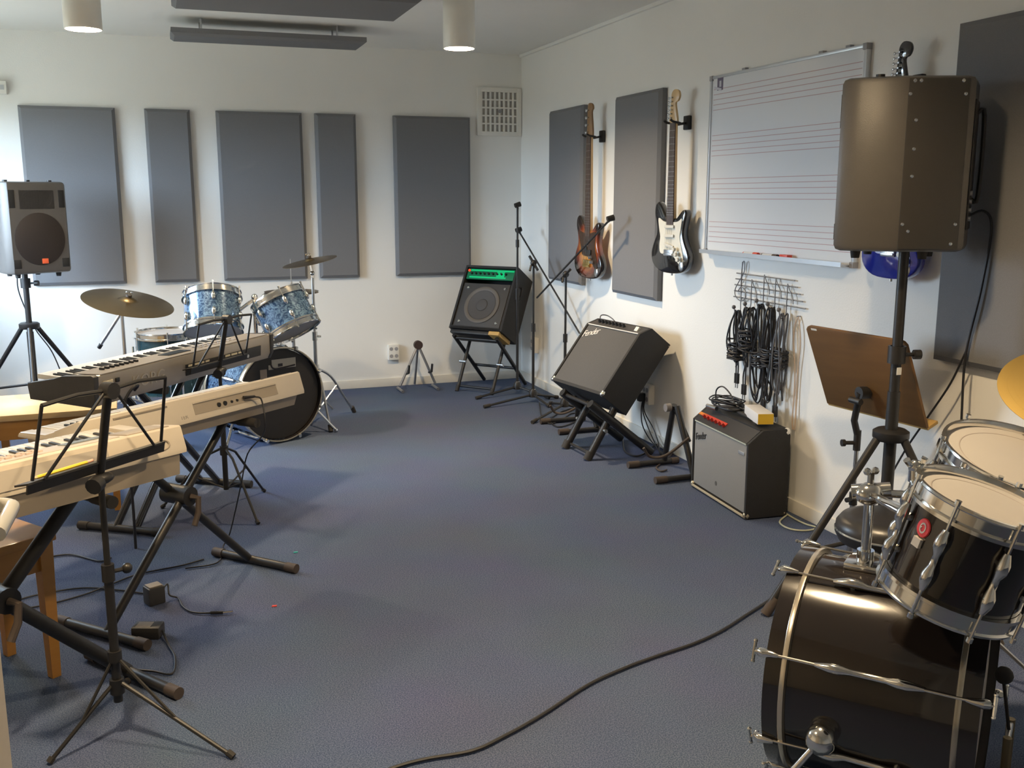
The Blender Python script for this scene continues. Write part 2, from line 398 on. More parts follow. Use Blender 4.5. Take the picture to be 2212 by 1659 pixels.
hung_panel(-2.0, -.77, .3, 'narrow grey acoustic panel hanging flat under the ceiling near the far wall')

# ---- vent grille
t = thing('vent_grille', 'square off-white plastic vent grille high in the wall corner', 'vent', (-.187, 0, 2.115))
obj('back_plate', B().box((0, -.004, 0), (.33, .006, .33)), mat('vent_back_plate', (.46, .44, .41), .7), t)  # plain grey backing behind the slats
b = B()
for s in (-1, 1): b.box((s*.165, -.012, 0), (.034, .022, .36), bev=.004); b.box((0, -.012, s*.165), (.3, .022, .034), bev=.004)
obj('frame', b, PLASW, t)
vb = B().box((0, 0, 0), (.0155, .012, .30)).mesh('slat', PLASW); hb = B().box((0, 0, 0), (.30, .011, .012)).mesh('cross_slat', PLASW)
for k in range(9):
    o = obj('slat', vb, None, t); o.location = (-.148+k*.037, -.014, 0)
for k in range(4):
    o = obj('cross_slat', hb, None, t); o.location = (0, -.015, -.09+k*.06)
obj('knob', B().cyl((0, -.02, .005), (0, -.034, .005), .014, seg=16), PLASG, t)

# ---- sockets and small wall boxes
def socket(M, lab, rows=2):
    t = thing('wall_socket', lab, 'socket', M, 'white wall sockets')
    obj('plate', B().box((0, -.02, 0), (.085, .04, .12), bev=.006), PLASW, t)
    for sx in (-.02, .02):
        for sz in (-.028, .028):
            obj('outlet_hole', B().cyl((sx, -.038, sz), (sx, -.0415, sz), .0145, seg=16), PLASG, t)
socket(Matrix.Translation((-1.07, 0, .272)), 'white four-hole wall socket beside the small guitar stand')
socket(rz(0, -.37, .325, -90), 'white wall socket near the corner behind the microphone stands')
socket(rz(0, -2.3, .297, -90), 'white wall socket behind the tilted black amplifier')
t = thing('alarm_box', 'small white box high on the far wall above the loudspeaker', 'wall box', (-3.68, 0, 2.175))
obj('box_body', B().box((0, -.03, 0), (.1, .06, .085), bev=.008), PLASW, t); obj('box_lens', B().box((.02, -.061, 0), (.03, .004, .03)), ALU, t)

# ---- whiteboard with staves
t = thing('whiteboard', 'white music whiteboard with four printed staves in an aluminium frame', 'whiteboard', rz(0, -3.504, 1.625, -90))
obj('board_surface', B().box((0, -.012, 0), (1.19, .012, .882)), WHITEBOARD, t)
for s in (-1, 1):
    obj('side_rail', B().box((s*.597, -.013, 0), (.016, .024, .892), bev=.002), ALU, t)
obj('top_rail', B().box((0, -.013, .441), (1.19, .024, .014), bev=.002), ALU, t)
tr = obj('pen_tray', B().box((0, -.034, -.443), (1.16, .066, .008), bev=.002), ALU, t)
obj('tray_lip', B().box((0, -.067, -.437), (1.16, .004, .02)), ALU, tr)
for sx in (-1, 1):
    for sz in (-1, 1): obj('corner_cap', B().box((sx*.594, -.014, sz*.438), (.026, .03, .026), bev=.004), PLASG, t)
for sx in (-.3, .3, .48): obj('wall_clip', B().box((sx, -.012, .452), (.03, .02, .012), bev=.002), PLASG, t)
sl = B().box((0, 0, 0), (1.15, .0008, .0030)).mesh('staff_line', STAFFINK)
for z0_ in (2.006, 1.777, 1.559, 1.340):
    for k in range(5):
        o = obj('staff_line', sl, None, t); o.location = (.0, -.0185, z0_-k*.0255-1.625)
lg = obj('logo_plate', B().box((-.515, -.0186, .405), (.055, .001, .062)), PURPLE, t)
obj('logo_mark', B().box((-.535, -.0195, .383), (.07, .001, .012), Matrix.Rotation(R(12), 4, 'Y')).box((-.512, -.0195, .405), (.018, .001, .03)), mat('logo_light', (.55, .55, .60), .5), lg)
def marker(yy, z, col, lab):
    t = thing('marker_pen', lab, 'marker', rz(-.045, yy, z, -90))
    obj('barrel', B().cyl((-.05, 0, 0), (.03, 0, 0), .009, seg=12), mat('marker_white', (.7, .68, .66), .4), t)
    obj('cap', B().cyl((.03, 0, 0), (.068, 0, 0), .0098, seg=12).cyl((-.058, 0, 0), (-.05, 0, 0), .008, seg=12), col, t)
RED = mat('marker_red', (.75, .08, .04), .4); BLK = mat('marker_black', (.05, .03, .03), .4)
marker(-3.37, 1.1955, RED, 'marker pen with red cap on the whiteboard tray, left of the black one')
marker(-3.53, 1.1955, BLK, 'marker pen with black cap lying on the whiteboard tray')
t = thing('board_eraser', 'small red board eraser lying on the whiteboard tray', 'eraser', rz(-.045, -3.66, 1.198, -90))
obj('eraser_body', B().box((0, 0, 0), (.06, .03, .018), bev=.003), RED, t); obj('eraser_felt', B().box((0, 0, -.009), (.058, .028, .005)), BLK, t)

# ================================================================== CABLE RACK AND HANGING CABLES
t = thing('cable_rack', 'grey wire cable rack shaped like a music stave below the whiteboard', 'cable rack', (0, -3.45, .96))
for k, (ya, yb, zz) in enumerate(((-3.205, -3.695, 1.090), (-3.198, -3.717, 1.061), (-3.192, -3.74, 1.031), (-3.19, -3.762, 1.0), (-3.186, -3.783, .970))):
    obj('stave_wire', W(t).cyl((-.012, ya, zz), (-.012, yb, zz), .0034, seg=8), DULLSTEEL, t)
HOOKS = [(-3.262, 1.15, .905), (-3.352, 1.069, .935), (-3.457, 1.10, .955), (-3.553, 1.09, .948), (-3.648, 1.072, .930)]
TIPS = [(-3.283, .922), (-3.381, .948), (-3.479, .973), (-3.572, .967), (-3.663, .949)]
for k, ((hy, zt, zb), (ty, tz)) in enumerate(zip(HOOKS, TIPS)):
    s = obj('note_hook', W(t).bend([(-.018, hy, zt), (-.018, hy, zb+.05), (-.018, hy, zb+.005), (-.032, hy-.004, zb-.02), (-.056, ty+.005, zb-.012), (-.068, ty, tz)], .0026, n=5, seg=7), DULLSTEEL, t)
    obj('note_head', W(t).ball((-.07, ty, tz+.006), .0105), mat('hook_ball', (.16, .15, .15), .35), s)
    if k: obj('note_flag', W(t).bend([(-.018, hy, zt), (-.018, hy-.02, zt-.03), (-.018, hy-.042, zt-.055), (-.018, hy-.05, zt-.09)], .0024, n=4, seg=7), DULLSTEEL, t)
obj('treble_clef', W(t).bend([(-.02, -3.268, .96), (-.02, -3.262, 1.02), (-.02, -3.262, 1.10), (-.02, -3.272, 1.15), (-.02, -3.285, 1.145), (-.02, -3.283, 1.10), (-.02, -3.245, 1.055), (-.02, -3.21, 1.01), (-.02, -3.215, .975), (-.02, -3.265, .955), (-.02, -3.305, .975), (-.02, -3.3, 1.01), (-.02, -3.262, 1.025), (-.02, -3.235, 1.0)], .0026, n=6, seg=7), DULLSTEEL, t)
def hanging_cable(hy, hz, bot, n, lab, m, seed, wide=.035, r=.0042, wrap=None, plug=(0, 0), col_wrap=None):
    rnd = random.Random(seed); t = thing('hanging_cable', lab, 'cable', (-.05, hy, hz), 'coiled cables on the wire rack')
    b = W(t)
    for k in range(n):
        w_ = wide*rnd.uniform(.6, 1.6); zb = bot+rnd.uniform(-.0, .10); x = -.05+rnd.uniform(-.022, .022); dy = rnd.uniform(-.012, .012); h = hz-zb
        pts = []
        for j in range(10):
            a = 2*PI*j/10; pinch = .35+.65*abs(math.sin(a/2))**.7
            pts.append((x+.012*math.sin(a*2+k), hy+dy+math.sin(a)*w_*pinch+rnd.uniform(-.004, .004), zb+h*(.5+.5*math.cos(a))))
        b.bend(pts, r, n=4, seg=6, closed=True)
    obj('coil', b, m, t)
    if wrap:
        wz, wr, wn = wrap; b = W(t)
        for k in range(wn):
            cz = wz+(k-wn/2)*.011; a0 = rnd.uniform(-.25, .25)
            b.bend([(-.05+math.cos(a)*wr*.7, hy+math.sin(a)*wr+rnd.uniform(-.006, .006), cz+math.sin(a)*a0*wr+rnd.uniform(-.006, .006)) for a in [2*PI*j/9 for j in range(9)]], r*1.05, n=3, seg=6, closed=True)
        obj('wrapped_turns', b, col_wrap or m, t)
    py, pz = plug
    if pz:
        for s in (0, 1):
            yy = hy+py+s*.018; b = W(t).bend([(-.05, hy+py*.4, pz+.16), (-.048, yy+.004, pz+.1), (-.05, yy, pz+.045)], r, n=4, seg=6)
            p = obj('plug', b.cyl((-.05, yy, pz+.05), (-.05, yy, pz), .0085, seg=10), mat('plug_black', (.03, .03, .033), .4), t)
            obj('plug_tip', W(t).cyl((-.05, yy, pz), (-.05, yy, pz-.024), .003, seg=8), STEEL, p)
    return t
hanging_cable(-3.285, .91, .60, 5, 'short black cable coil with a thick wrap on the first rack hook', CABLE, 1, .042, wrap=(.715, .05, 9), plug=(-.03, .545))
hanging_cable(-3.383, .935, .64, 5, 'black cable with heavy wound bundle on the second rack hook', CABLE, 2, .036, wrap=(.78, .052, 10), plug=(.0, .50))
hanging_cable(-3.481, .96, .46, 5, 'long black cable in wide loops reaching near the silver amplifier', CABLE, 3, .044, wrap=(.70, .036, 7))
hanging_cable(-3.574, .955, .49, 5, 'dark cable tied in the middle on the fourth rack hook', CABLE, 4, .036, wrap=(.72, .048, 9), plug=(.02, .455))
hanging_cable(-3.665, .935, .50, 4, 'grey-black cable bundle with dangling plugs on the last rack hook', CABLEG, 5, .026, wrap=(.73, .040, 8), plug=(.012, .445), col_wrap=CABLE)
t = thing('hanging_cable', 'thin beige cable hanging straight down beside the black coils', 'cable', (-.02, -3.74, .93), 'coiled cables on the wire rack')
b = W(t)
for s in (-1, 1): b.bend([(-.012, -3.735, .93), (-.016, -3.735+s*.02, .88), (-.016, -3.74+s*.026, .80), (-.016, -3.745+s*.012, .70), (-.014, -3.745+s*.008, .60), (-.014, -3.745+s*.012, .45), (-.012, -3.745+s*.006, .40)], .0035, n=5, seg=6)
obj('cable_strand', b, CABLEBE, t)
obj('hook', W(t).cyl((0, -3.735, .93), (-.02, -3.735, .93), .003, seg=8), DULLSTEEL, t)

# ================================================================== GUITARS
def guitar(kind, M, lab, scale, bodym, guardm, group='guitars hung on the wall', dark_head=False):
    bass = kind == 'bass'
    t = thing('bass_guitar' if bass else 'electric_guitar', lab, 'guitar', M, group)
    S = Matrix.Scale(scale, 4)
    out = [(0, 0), (-.09, .010), (-.145, .048), (-.162, .105), (-.143, .165), (-.118, .215), (-.120, .265), (-.138, .325), (-.131, .372), (-.108, .388), (-.082, .365), (-.050, .320), (-.031, .305),
           (.031, .300), (.048, .302), (.070, .322), (.098, .345), (.122, .343), (.127, .315), (.114, .265), (.107, .215), (.125, .165), (.153, .115), (.160, .07), (.136, .030), (.085, .006)]
    FR = Matrix(((1, 0, 0, 0), (0, 0, -1, 0), (0, 1, 0, 0), (0, 0, 0, 1)))   # outline x,y -> x,z ; extrude z -> -y
    sm = smooth_path([(x, y, 0) for x, y in out], 3, True)
    b = B(S).prism([(p.x, p.y) for p in sm], -.022, .022, FR, .009); obj('body', b, bodym, t, 50)
    g = [(-.098, .30), (-.09, .24), (-.08, .20), (-.085, .15), (-.075, .11), (-.03, .105), (.02, .10), (.05, .085), (.085, .055), (.115, .055), (.118, .09), (.1, .15), (.085, .20), (.092, .25), (.098, .30), (.07, .285), (.03, .28), (-.03, .28), (-.06, .285)]
    if bass: g = [(-.098, .29), (-.088, .24), (-.078, .2), (-.06, .15), (-.02, .14), (.03, .13), (.075, .08), (.11, .06), (.115, .1), (.1, .15), (.085, .2), (.09, .25), (.09, .29), (.03, .28), (-.03, .28)]
    sg = smooth_path([(x, y, 0) for x, y in g], 3, True)
    pg = obj('pickguard', B(S).prism([(p.x, p.y) for p in sg], .0222, .0245, FR), guardm, t)
    PU = mat('pickup_cream', (.74, .71, .62), .35); PB = mat('pickup_black', (.02, .02, .02), .4)
    if bass:
        for px in (-.027, .022): obj('pickup', B(S).box((px, -.028, .185-(.02 if px > 0 else 0)), (.055, .012, .03), bev=.003), PB, pg)
    else:
        for pz, an in ((.255, 0), (.205, 0), (.152, 12)): obj('pickup', B(S).box((0, -.028, pz), (.078, .010, .017), Matrix.Rotation(R(an), 4, 'Y'), bev=.003), PU, pg)
    for k, (kx, kz) in enumerate(((.062, .135), (.078, .108), (.096, .08))[:2 if bass else 3]):
        obj('knob', B(S).lathe([(.0, -.013), (.010, -.013), (.012, 0)], FR @ Matrix.Translation((kx, kz, .0385)) @ Matrix.Rotation(PI, 4, 'X'), 16), STEEL if bass else PU, pg)
    obj('bridge', B(S).box((0, -.027, .095 if bass else .113), (.075, .012, .045 if bass else .035), bev=.003).box((0, -.034, .083 if bass else .105), (.07, .008, .012), bev=.002), GOLD if bass else STEEL, t)
    obj('jack_plate', B(S).ball((.1, -.022, .045), .018, 14, (1.2, .25, 1.6)), STEEL, t)
    obj('strap_button', B(S).cyl((0, 0, .002), (0, 0, -.012), .006, seg=10), STEEL, t)
    L = .86 if bass else .805; HS = .20 if bass else .175
    nb = B(S); nb.put([(-.028, -.021, .285), (.028, -.021, .285), (.021, -.021, L), (-.021, -.021, L), (-.022, .002, .285), (.022, .002, .285), (.016, -.003, L), (-.016, -.003, L)],
                      [(0, 1, 2, 3), (4, 7, 6, 5), (0, 4, 5, 1), (3, 2, 6, 7), (1, 5, 6, 2), (0, 3, 7, 4)])
    hs = [(-.021, 0), (-.040, .02), (-.036, .05), (-.034, .12), (-.030, HS-.015), (-.010, HS), (.018, HS-.01), (.026, HS-.035), (.012, HS-.055), (.022, .07), (.026, .03), (.021, 0)]
    if not bass: hs = [(-.021, 0), (-.042, .012), (-.040, .04), (-.030, .12), (-.028, HS-.02), (-.006, HS), (.028, HS-.008), (.038, HS-.035), (.026, HS-.06), (.006, HS-.07), (.012, .07), (.022, .03), (.021, 0)]
    sh = smooth_path([(x, y+L, 0) for x, y in hs], 3, True)
    nk = obj('neck', nb, MAPLE, t)
    obj('headstock', B(S).prism([(p.x, p.y) for p in sh], .002, .016, FR, .003), GLOSSBLACK if dark_head else MAPLE if not bass else mat('tinted_headstock', (.28, .16, .07), .4, noise=.1), nk)
    obj('fretboard', B(S).put([(-.0285, -.021, .262), (.0285, -.021, .262), (.0212, -.021, L), (-.0212, -.021, L), (-.0275, -.0265, .262), (.0275, -.0265, .262), (.0205, -.0265, L), (-.0205, -.0265, L)],
                             [(0, 3, 2, 1), (4, 5, 6, 7), (0, 1, 5, 4), (3, 7, 6, 2), (1, 2, 6, 5), (0, 4, 7, 3)]), ROSEWOOD, nk)
    scl = L-(.095 if bass else .113)
    fr = B().cyl((-.5, 0, 0), (.5, 0, 0), .0011, seg=5).mesh('fret', STEEL)
    for k in range(1, 22):
        z = L-scl*(1-2**(-k/12)); wf = .041+(L-z)/(L-.262)*.014
        if z < .266: break
        o = obj('fret', fr, None, nk); o.matrix_local = Matrix.Translation((0, -.0268*scale, z*scale)) @ Matrix.Diagonal((wf*scale, 1, 1, 1))
    nS = 4 if bass else 6; b = B(S)
    for k in range(nS):
        u = k/(nS-1)-.5; b.cyl((u*.054, -.033, .10), (u*.036, -.029, L+.005), .0012 if bass else .0007, seg=5)
    obj('strings', b, STEEL, t)
    for k in range(nS):
        z = L+.028+k*(HS-.07)/(nS-1); px = -.040+.001*k
        b = B(S).cyl((px+.002, -.008, z), (px-.016, -.008, z), .003, seg=8); b.ball((px-.024, -.008, z), .010 if bass else .007, 10, (1, .4, 1))
        b.cyl((px+.018, -.016, z), (px+.018, -.026, z), .004, seg=8)
        obj('tuning_peg', b, STEEL, nk)
    return t, L*scale
def hanger(x, y, z, lab, reach):
    t = thing('guitar_hanger', lab, 'guitar hanger', rz(0, y, z, -90), 'black guitar wall hangers')
    obj('wall_block', B().box((0, -.012, 0), (.055, .024, .075), bev=.006), BLACK, t)
    obj('arm', B().cyl((0, -.02, 0), (0, -reach+.02, -.01), .007, seg=10), BLACK, t)
    for s in (-1, 1):
        obj('yoke_prong', B().bend([(0, -reach+.02, -.01), (s*.028, -reach+.018, -.008), (s*.038, -reach, -.004), (s*.038, -reach-.035, .002), (s*.036, -reach-.05, .012)], .0065, n=4, seg=8), RUBBER, t)
def gplace(y, z, x, th): return Matrix.Translation((x, y, z)) @ Matrix.Rotation(R(-90+th), 4, 'Z')
_, L1 = guitar('strat', gplace(-2.665, 1.052, -.085, 11), 'black electric guitar with a white pickguard hung beside the whiteboard', 1.0, GLOSSBLACK, CREAM)
hanger(0, -2.655, 1.052+L1+.004, 'black wall hanger holding the black guitar', .085)
_, L2 = guitar('bass', gplace(-1.56, .938, -.085, 8), 'sunburst bass guitar hung on the wall between two grey panels', 1.055, SUNB, TORTO)
hanger(0, -1.555, .938+L2+.004, 'black wall hanger holding the sunburst bass', .085)
_, L3 = guitar('strat', gplace(-4.40, 1.155, -.075, 6), 'blue electric guitar hung behind the loudspeaker on its tall stand', .90, BLUELAC, BLUELAC, dark_head=True)
hanger(0, -4.40, 1.155+L3+.004, 'black wall hanger holding the blue guitar', .075)

# ================================================================== AMPLIFIERS AND THEIR STANDS
def facing_frame(x, y, z, yaw, tilt=0):
    """origin at the bottom front edge; local -Y faces direction yaw (azimuth), X is the viewer's right, leaned back by tilt"""
    f = V((math.sin(R(yaw)), math.cos(R(yaw)), 0)); up = V((0, 0, 1)); w_ = (-f).cross(up); u = up*math.cos(R(tilt))-f*math.sin(R(tilt)); bk = -f*math.cos(R(tilt))-up*math.sin(R(tilt))
    return Matrix(((w_.x, bk.x, u.x, x), (w_.y, bk.y, u.y, y), (w_.z, bk.z, u.z, z), (0, 0, 0, 1)))
XZ = Matrix(((0, 0, 1, 0), (1, 0, 0, 0), (0, 1, 0, 0), (0, 0, 0, 1)))     # outline (y,z) extruded along x
# --- bass combo with the green lit panel
M = facing_frame(-.553, -.495, .487, -130.5, 29.6); w_, h_, d_ = .464, .529, .26
t = thing('bass_amplifier', 'tall black bass amplifier with glowing green control panel in the corner', 'amplifier', M)
b = B()
for s in (-1, 1): b.box((s*(w_/2-.009), d_/2, h_/2), (.018, d_, h_), bev=.004)
b.box((0, d_/2, h_-.009), (w_-.03, d_, .018)); b.box((0, d_/2, .009), (w_-.03, d_, .018)); b.box((0, d_-.01, h_/2), (w_-.03, .02, h_-.03)); b.box((0, .012, .012), (w_-.03, .024, .024))
obj('cabinet', b, TOLEX, t)
obj('baffle', B().box((0, .022, .20), (w_-.036, .012, .37)), DARK, t)
g = obj('speaker_grille', B().box((0, .012, .205), (w_-.06, .008, .355), bev=.004), mat('amp_grille', (.05, .047, .045), .6, .2, nscale=500, noise=.3), t)
obj('speaker_surround', B().lathe([(.145, 0), (.150, .006), (.135, .010), (.120, .004)], frame((0, .008, .205), (0, -1, 0)), 40), mat('speaker_edge', (.10, .085, .07), .6), g)
obj('speaker_cone', B().lathe([(.118, .006), (.05, .001), (.045, .006), (0, .010)], frame((0, .009, .205), (0, -1, 0)), 32), mat('speaker_cone_mat', (.055, .05, .048), .6), g)
for sx in (-.165, .165):
    for sz in (.065, .345): obj('chrome_corner_screw', B().lathe([(0, .006), (.010, .005), (.013, 0)], frame((sx, .008, sz), (0, -1, 0)), 14), CHROME, g)
pn = obj('control_panel', B().box((0, .016, .462), (w_-.05, .012, .085), bev=.002), GREENDIM, t)
obj('green_strip', B().box((.01, .0092, .492), (w_-.08, .002, .012)).box((-.02, .0092, .435), (w_-.14, .002, .012)).box((.09, .0092, .463), (.07, .002, .04)), GREENLIT, pn)
for k in range(9): obj('knob', B().cyl((-.165+k*.038, .01, .464), (-.165+k*.038, -.008, .464), .009, .0075, seg=12), BLACK, pn)
obj('power_light', B().cyl((-.195, .01, .488), (-.195, .003, .488), .010, seg=12), mat('red_light', (.4, .02, .01), .4, emit=(1, .1, .03), estr=.8), pn)
obj('carry_handle', B().bend([(w_/2-.004, .09, .40), (w_/2+.022, .10, .39), (w_/2+.022, .10, .31), (w_/2-.004, .09, .30)], .009, n=5, seg=8), RUBBER, t)
def amp_stand(M, wd, ht, ft, bk, lab, rail=.032, top=.12):
    """X-frame amplifier stand: local -Y to the room"""
    t = thing('amplifier_stand', lab, 'stand', M, 'black folding amplifier stands')
    for s in (-1, 1):
        x = s*wd/2
        obj('side_rail', B().tube([(x, -top, ht), (x, bk, .016)], rail/2, seg=10), BLACK, t)
        obj('cross_leg', B().tube([(x-s*.035, -ft, .014), (x-s*.035, top*.9, ht*.93)], rail*.44, seg=10), BLACK, t)
        obj('rubber_foot', B().cyl((x-s*.035, -ft-.012, .001), (x-s*.035, -ft+.012, .045), rail*.5, seg=10), RUBBER, t)
        obj('pivot_bolt', B().cyl((x-s*.05, (top*.9-ft)*.5, ht*.5), (x+s*.005, (top*.9-ft)*.5, ht*.5), .011, seg=8), STEEL, t)
    obj('cross_bar', B().cyl((-wd/2, -top*.8, ht*.95), (wd/2, -top*.8, ht*.95), .011, seg=10), BLACK, t)
    obj('cross_bar', B().cyl((-wd/2, bk*.6, ht*.37), (wd/2, bk*.6, ht*.37), .011, seg=10), BLACK, t)
    obj('cross_bar', B().cyl((-wd/2+.035, -ft*.8, ht*.09), (wd/2-.035, -ft*.8, ht*.09), .009, seg=10), BLACK, t)
    return t
amp_stand(facing_frame(-.47, -.42, 0, -130.5), .38, .43, .11, .34, 'black X-frame stand under the green-panelled bass amplifier', .03, .10)
M = facing_frame(-.553, -.495, .487, -130.5, 29.6)
t = thing('wood_block', 'pale wooden wedge board under the green-panelled bass amplifier', 'wood block', M @ Matrix.Translation((.0, 0, 0)))
obj('wedge_board', B().box((.17, .10, -.016), (.09, .19, .03), bev=.003), WOODY, t); obj('support_board', B().box((-.05, .10, -.016), (.34, .17, .029), bev=.003), BLACK, t)
# --- tilted black guitar combo
M = facing_frame(-.534, -2.372, .387, -98.9, 38); w_, h_, d_ = .535, .484, .217
t = thing('guitar_amplifier', 'black guitar amplifier with charcoal grille tilted back on a stand', 'amplifier', M)
prof = [(0, 0), (0, h_-.07), (.045, h_-.004), (.05, h_), (d_, h_), (d_, 0)]
b = B()
for s in (-1, 1): b.prism(prof, s*w_/2-.009, s*w_/2+.009, XZ, .003)
b.box((0, d_/2+.022, h_-.009), (w_-.018, d_-.05, .018)); b.box((0, d_/2, .009), (w_-.018, d_, .018)); b.box((0, d_-.008, h_/2), (w_-.018, .016, h_-.02))
obj('cabinet', b, TOLEX, t)
g = obj('grille_cloth', B().box((0, .012, (h_-.075)/2+.005), (w_-.022, .014, h_-.085), bev=.005), GREYCLOTH, t)
rot = Matrix.Rotation(math.atan2(.066, .045)-PI/2+R(0), 4, 'X')
sl_ = math.atan2(.066, .045)
pn = obj('control_panel', B().box((0, .026, h_-.039), (w_-.022, .006, .072), Matrix.Rotation(-(PI/2-sl_), 4, 'X')), mat('amp_panel_grey', (.10, .095, .09), .35, .4), t)
obj('panel_trim', B().box((0, .002, h_-.072), (w_-.02, .006, .006)), mat('white_piping', (.60, .57, .54), .5), t)
for k in range(8):
    kx = -.19+k*.036; obj('knob', B().cyl((kx, .024, h_-.037), (kx, .006, h_-.025), .010, .008, seg=12), BLACK, pn)
obj('power_switch', B().box((.195, .020, h_-.038), (.03, .012, .03)), CREAM, pn)
text('script_logo', 'Fender', .062, mat('logo_silver', (.72, .68, .64), .4), t, Matrix.Translation((-.18, .003, h_-.125)) @ Matrix.Rotation(R(-17), 4, 'Y') @ Matrix.Rotation(PI/2, 4, 'X'), .001, .3, .85)
for sx in (-1, 1):
    for sz in (.018, h_-.05) if False else (.016,): obj('chrome_corner', B().ball((sx*(w_/2-.003), .008, sz), .021, 12, (.75, .6, 1)), CHROME, t)
    obj('chrome_corner', B().ball((sx*(w_/2-.003), d_-.006, h_-.012), .018, 12, (.7, .7, 1)), CHROME, t)
    obj('rubber_foot', B().cyl((sx*.2, d_*.75, .001), (sx*.2, d_*.75, -.012), .014, seg=12), RUBBER, t)
obj('top_handle', B().bend([(-.11, .13, h_), (-.09, .13, h_+.012), (.09, .13, h_+.012), (.11, .13, h_)], .009, n=4, seg=8), RUBBER, t)
amp_stand(facing_frame(-.45, -2.42, 0, -93), .36, .335, .085, .30, 'heavy black X-frame stand under the tilted charcoal amplifier', .050, .10)
t = thing('guitar_cable', 'thin black cable looped over the top of the tilted amplifier', 'cable', at(1284, 690, d=5.5))
obj('cable_loop', W(t).bend([M @ V(p) for p in ((-.20, .03, h_-.035), (-.235, .03, h_+.01), (-.235, .06, h_+.035), (-.19, .08, h_+.03), (-.13, .10, h_+.008), (-.08, .14, h_+.004), (-.03, .19, h_+.004), (.02, .235, h_-.02))], .0035, n=6, seg=7), CABLEG, t)
# --- silver-faced combo on the floor
M = facing_frame(-.262, -3.503, .006, -86); w_, h_, d_ = .555, .415, .215
t = thing('guitar_amplifier', 'black guitar amplifier with silver grille cloth standing on the carpet', 'amplifier', M)
prof = [(0, 0), (0, h_-.06), (.070, h_-.004), (.078, h_), (d_-.02, h_), (d_, h_-.03), (d_, 0)]
b = B()
for s in (-1, 1): b.prism(prof, s*w_/2-.009, s*w_/2+.009, XZ, .004)
b.box((0, d_/2+.030, h_-.009), (w_-.018, d_-.075, .018)); b.box((0, d_/2, .009), (w_-.018, d_, .018)); b.box((0, d_-.012, h_/2), (w_-.018, .016, h_-.04))
obj('cabinet', b, TOLEX, t)
g = obj('grille_cloth', B().box((0, .012, (h_-.07)/2+.010), (w_-.022, .014, h_-.095), bev=.004), SILVCLOTH, t)
obj('bottom_strip', B().box((0, .003, .010), (w_, .012, .012), bev=.002), mat('worn_cream_trim', (.50, .43, .30), .5, noise=.15), t)
obj('grille_trim', B().box((0, .003, h_-.066), (w_-.03, .006, .006)), mat('pale_green_trim', (.50, .52, .44), .5), t)
RL = Matrix.Rotation(-(PI/2-math.atan2(.056, .070)), 4, 'X')
pn = obj('control_panel', B().box((0, .038, h_-.034), (w_-.022, .006, .092), RL), mat('amp_panel_black', (.035, .035, .04), .3), t)
obj('red_stripe', B().box((-.11, .034, h_-.033), (.24, .006, .018), RL), mat('red_panel_stripe', (.60, .035, .015), .4), pn)
obj('orange_stripe', B().box((-.24, .034, h_-.033), (.07, .006, .016), RL), mat('orange_panel_stripe', (.65, .20, .03), .4), pn)
for k in range(6): obj('knob', B().cyl((-.20+k*.04, .025, h_-.040), (-.20+k*.04, .014, h_-.026), .008, .007, seg=12), mat('red_knob', (.42, .03, .02), .4), pn)
text('script_logo', 'Fender', .05, mat('logo_dark', (.10, .095, .09), .35, .5), t, Matrix.Translation((-.2, .003, h_-.135)) @ Matrix.Rotation(R(-15), 4, 'Y') @ Matrix.Rotation(PI/2, 4, 'X'), .001, .3, .85)
obj('small_nameplate', B().box((.22, .003, h_-.115), (.055, .004, .014), bev=.001), ALU, t)
obj('cloth_tear', B().cyl((-.02, .0045, .085), (-.02, .0055, .085), .012, seg=12), mat('worn_spot', (.10, .095, .09), .8), g)
for sx in (-1, 1):
    obj('corner_guard', B().ball((sx*(w_/2-.004), .012, .014), .022, 12, (.7, .8, .9)), mat('worn_corner_metal', (.55, .47, .32), .35, .8), t)
    obj('corner_guard', B().ball((sx*(w_/2-.004), d_-.012, .014), .02, 12, (.7, .8, .9)), mat('worn_corner_metal', (.55, .47, .32)), t)
    obj('corner_guard', B().ball((sx*(w_/2-.004), d_-.014, h_-.016), .022, 12, (.7, .8, .9)), PLASW, t)
hd = obj('strap_handle', B().bend([(-.13, .12, h_+.002), (-.10, .12, h_+.014), (.10, .12, h_+.014), (.13, .12, h_+.002)], .010, n=4, seg=8), RUBBER, t)
for sx in (-1, 1): obj('handle_bracket', B().box((sx*.135, .12, h_+.004), (.035, .025, .010), bev=.003), CHROME, hd)
def local(M, *pts): return [M @ V(p) for p in pts]
t = thing('coiled_cable', 'black cable coil lying on top of the silver-fronted amplifier', 'cable', M @ V((-.12, .12, h_)))
b = W(t); rnd = random.Random(5)
for k in range(7):
    rr = rnd.uniform(.075, .10); cx, cy = -.15+rnd.uniform(-.02, .02), .12+rnd.uniform(-.012, .012)
    b.bend([M @ V((cx+math.cos(a)*rr*1.15, cy+math.sin(a)*rr*.75, h_+.022+k*.006+.004*math.sin(3*a+k))) for a in [2*PI*j/10 for j in range(10)]], .0038, n=3, seg=6, closed=True)
b.bend(local(M, (-.24, .1, h_+.03), (-.235, .10, h_+.09), (-.19, .11, h_+.115), (-.13, .12, h_+.09), (-.06, .12, h_+.045), (.05, .13, h_+.04), (.13, .16, h_+.055), (.16, .17, h_+.02)), .0038, n=6, seg=6)
obj('coil', b, CABLE, t)
obj('cable_connector', W(t).cyl(*local(M, (-.21, .04, h_+.018), (-.13, .05, h_+.018)), .011, seg=10), STEEL, t)
t = thing('small_box', 'white cardboard box with a yellow end on the silver-fronted amplifier', 'box', M @ rz(.13, .135, h_+.015, -12))
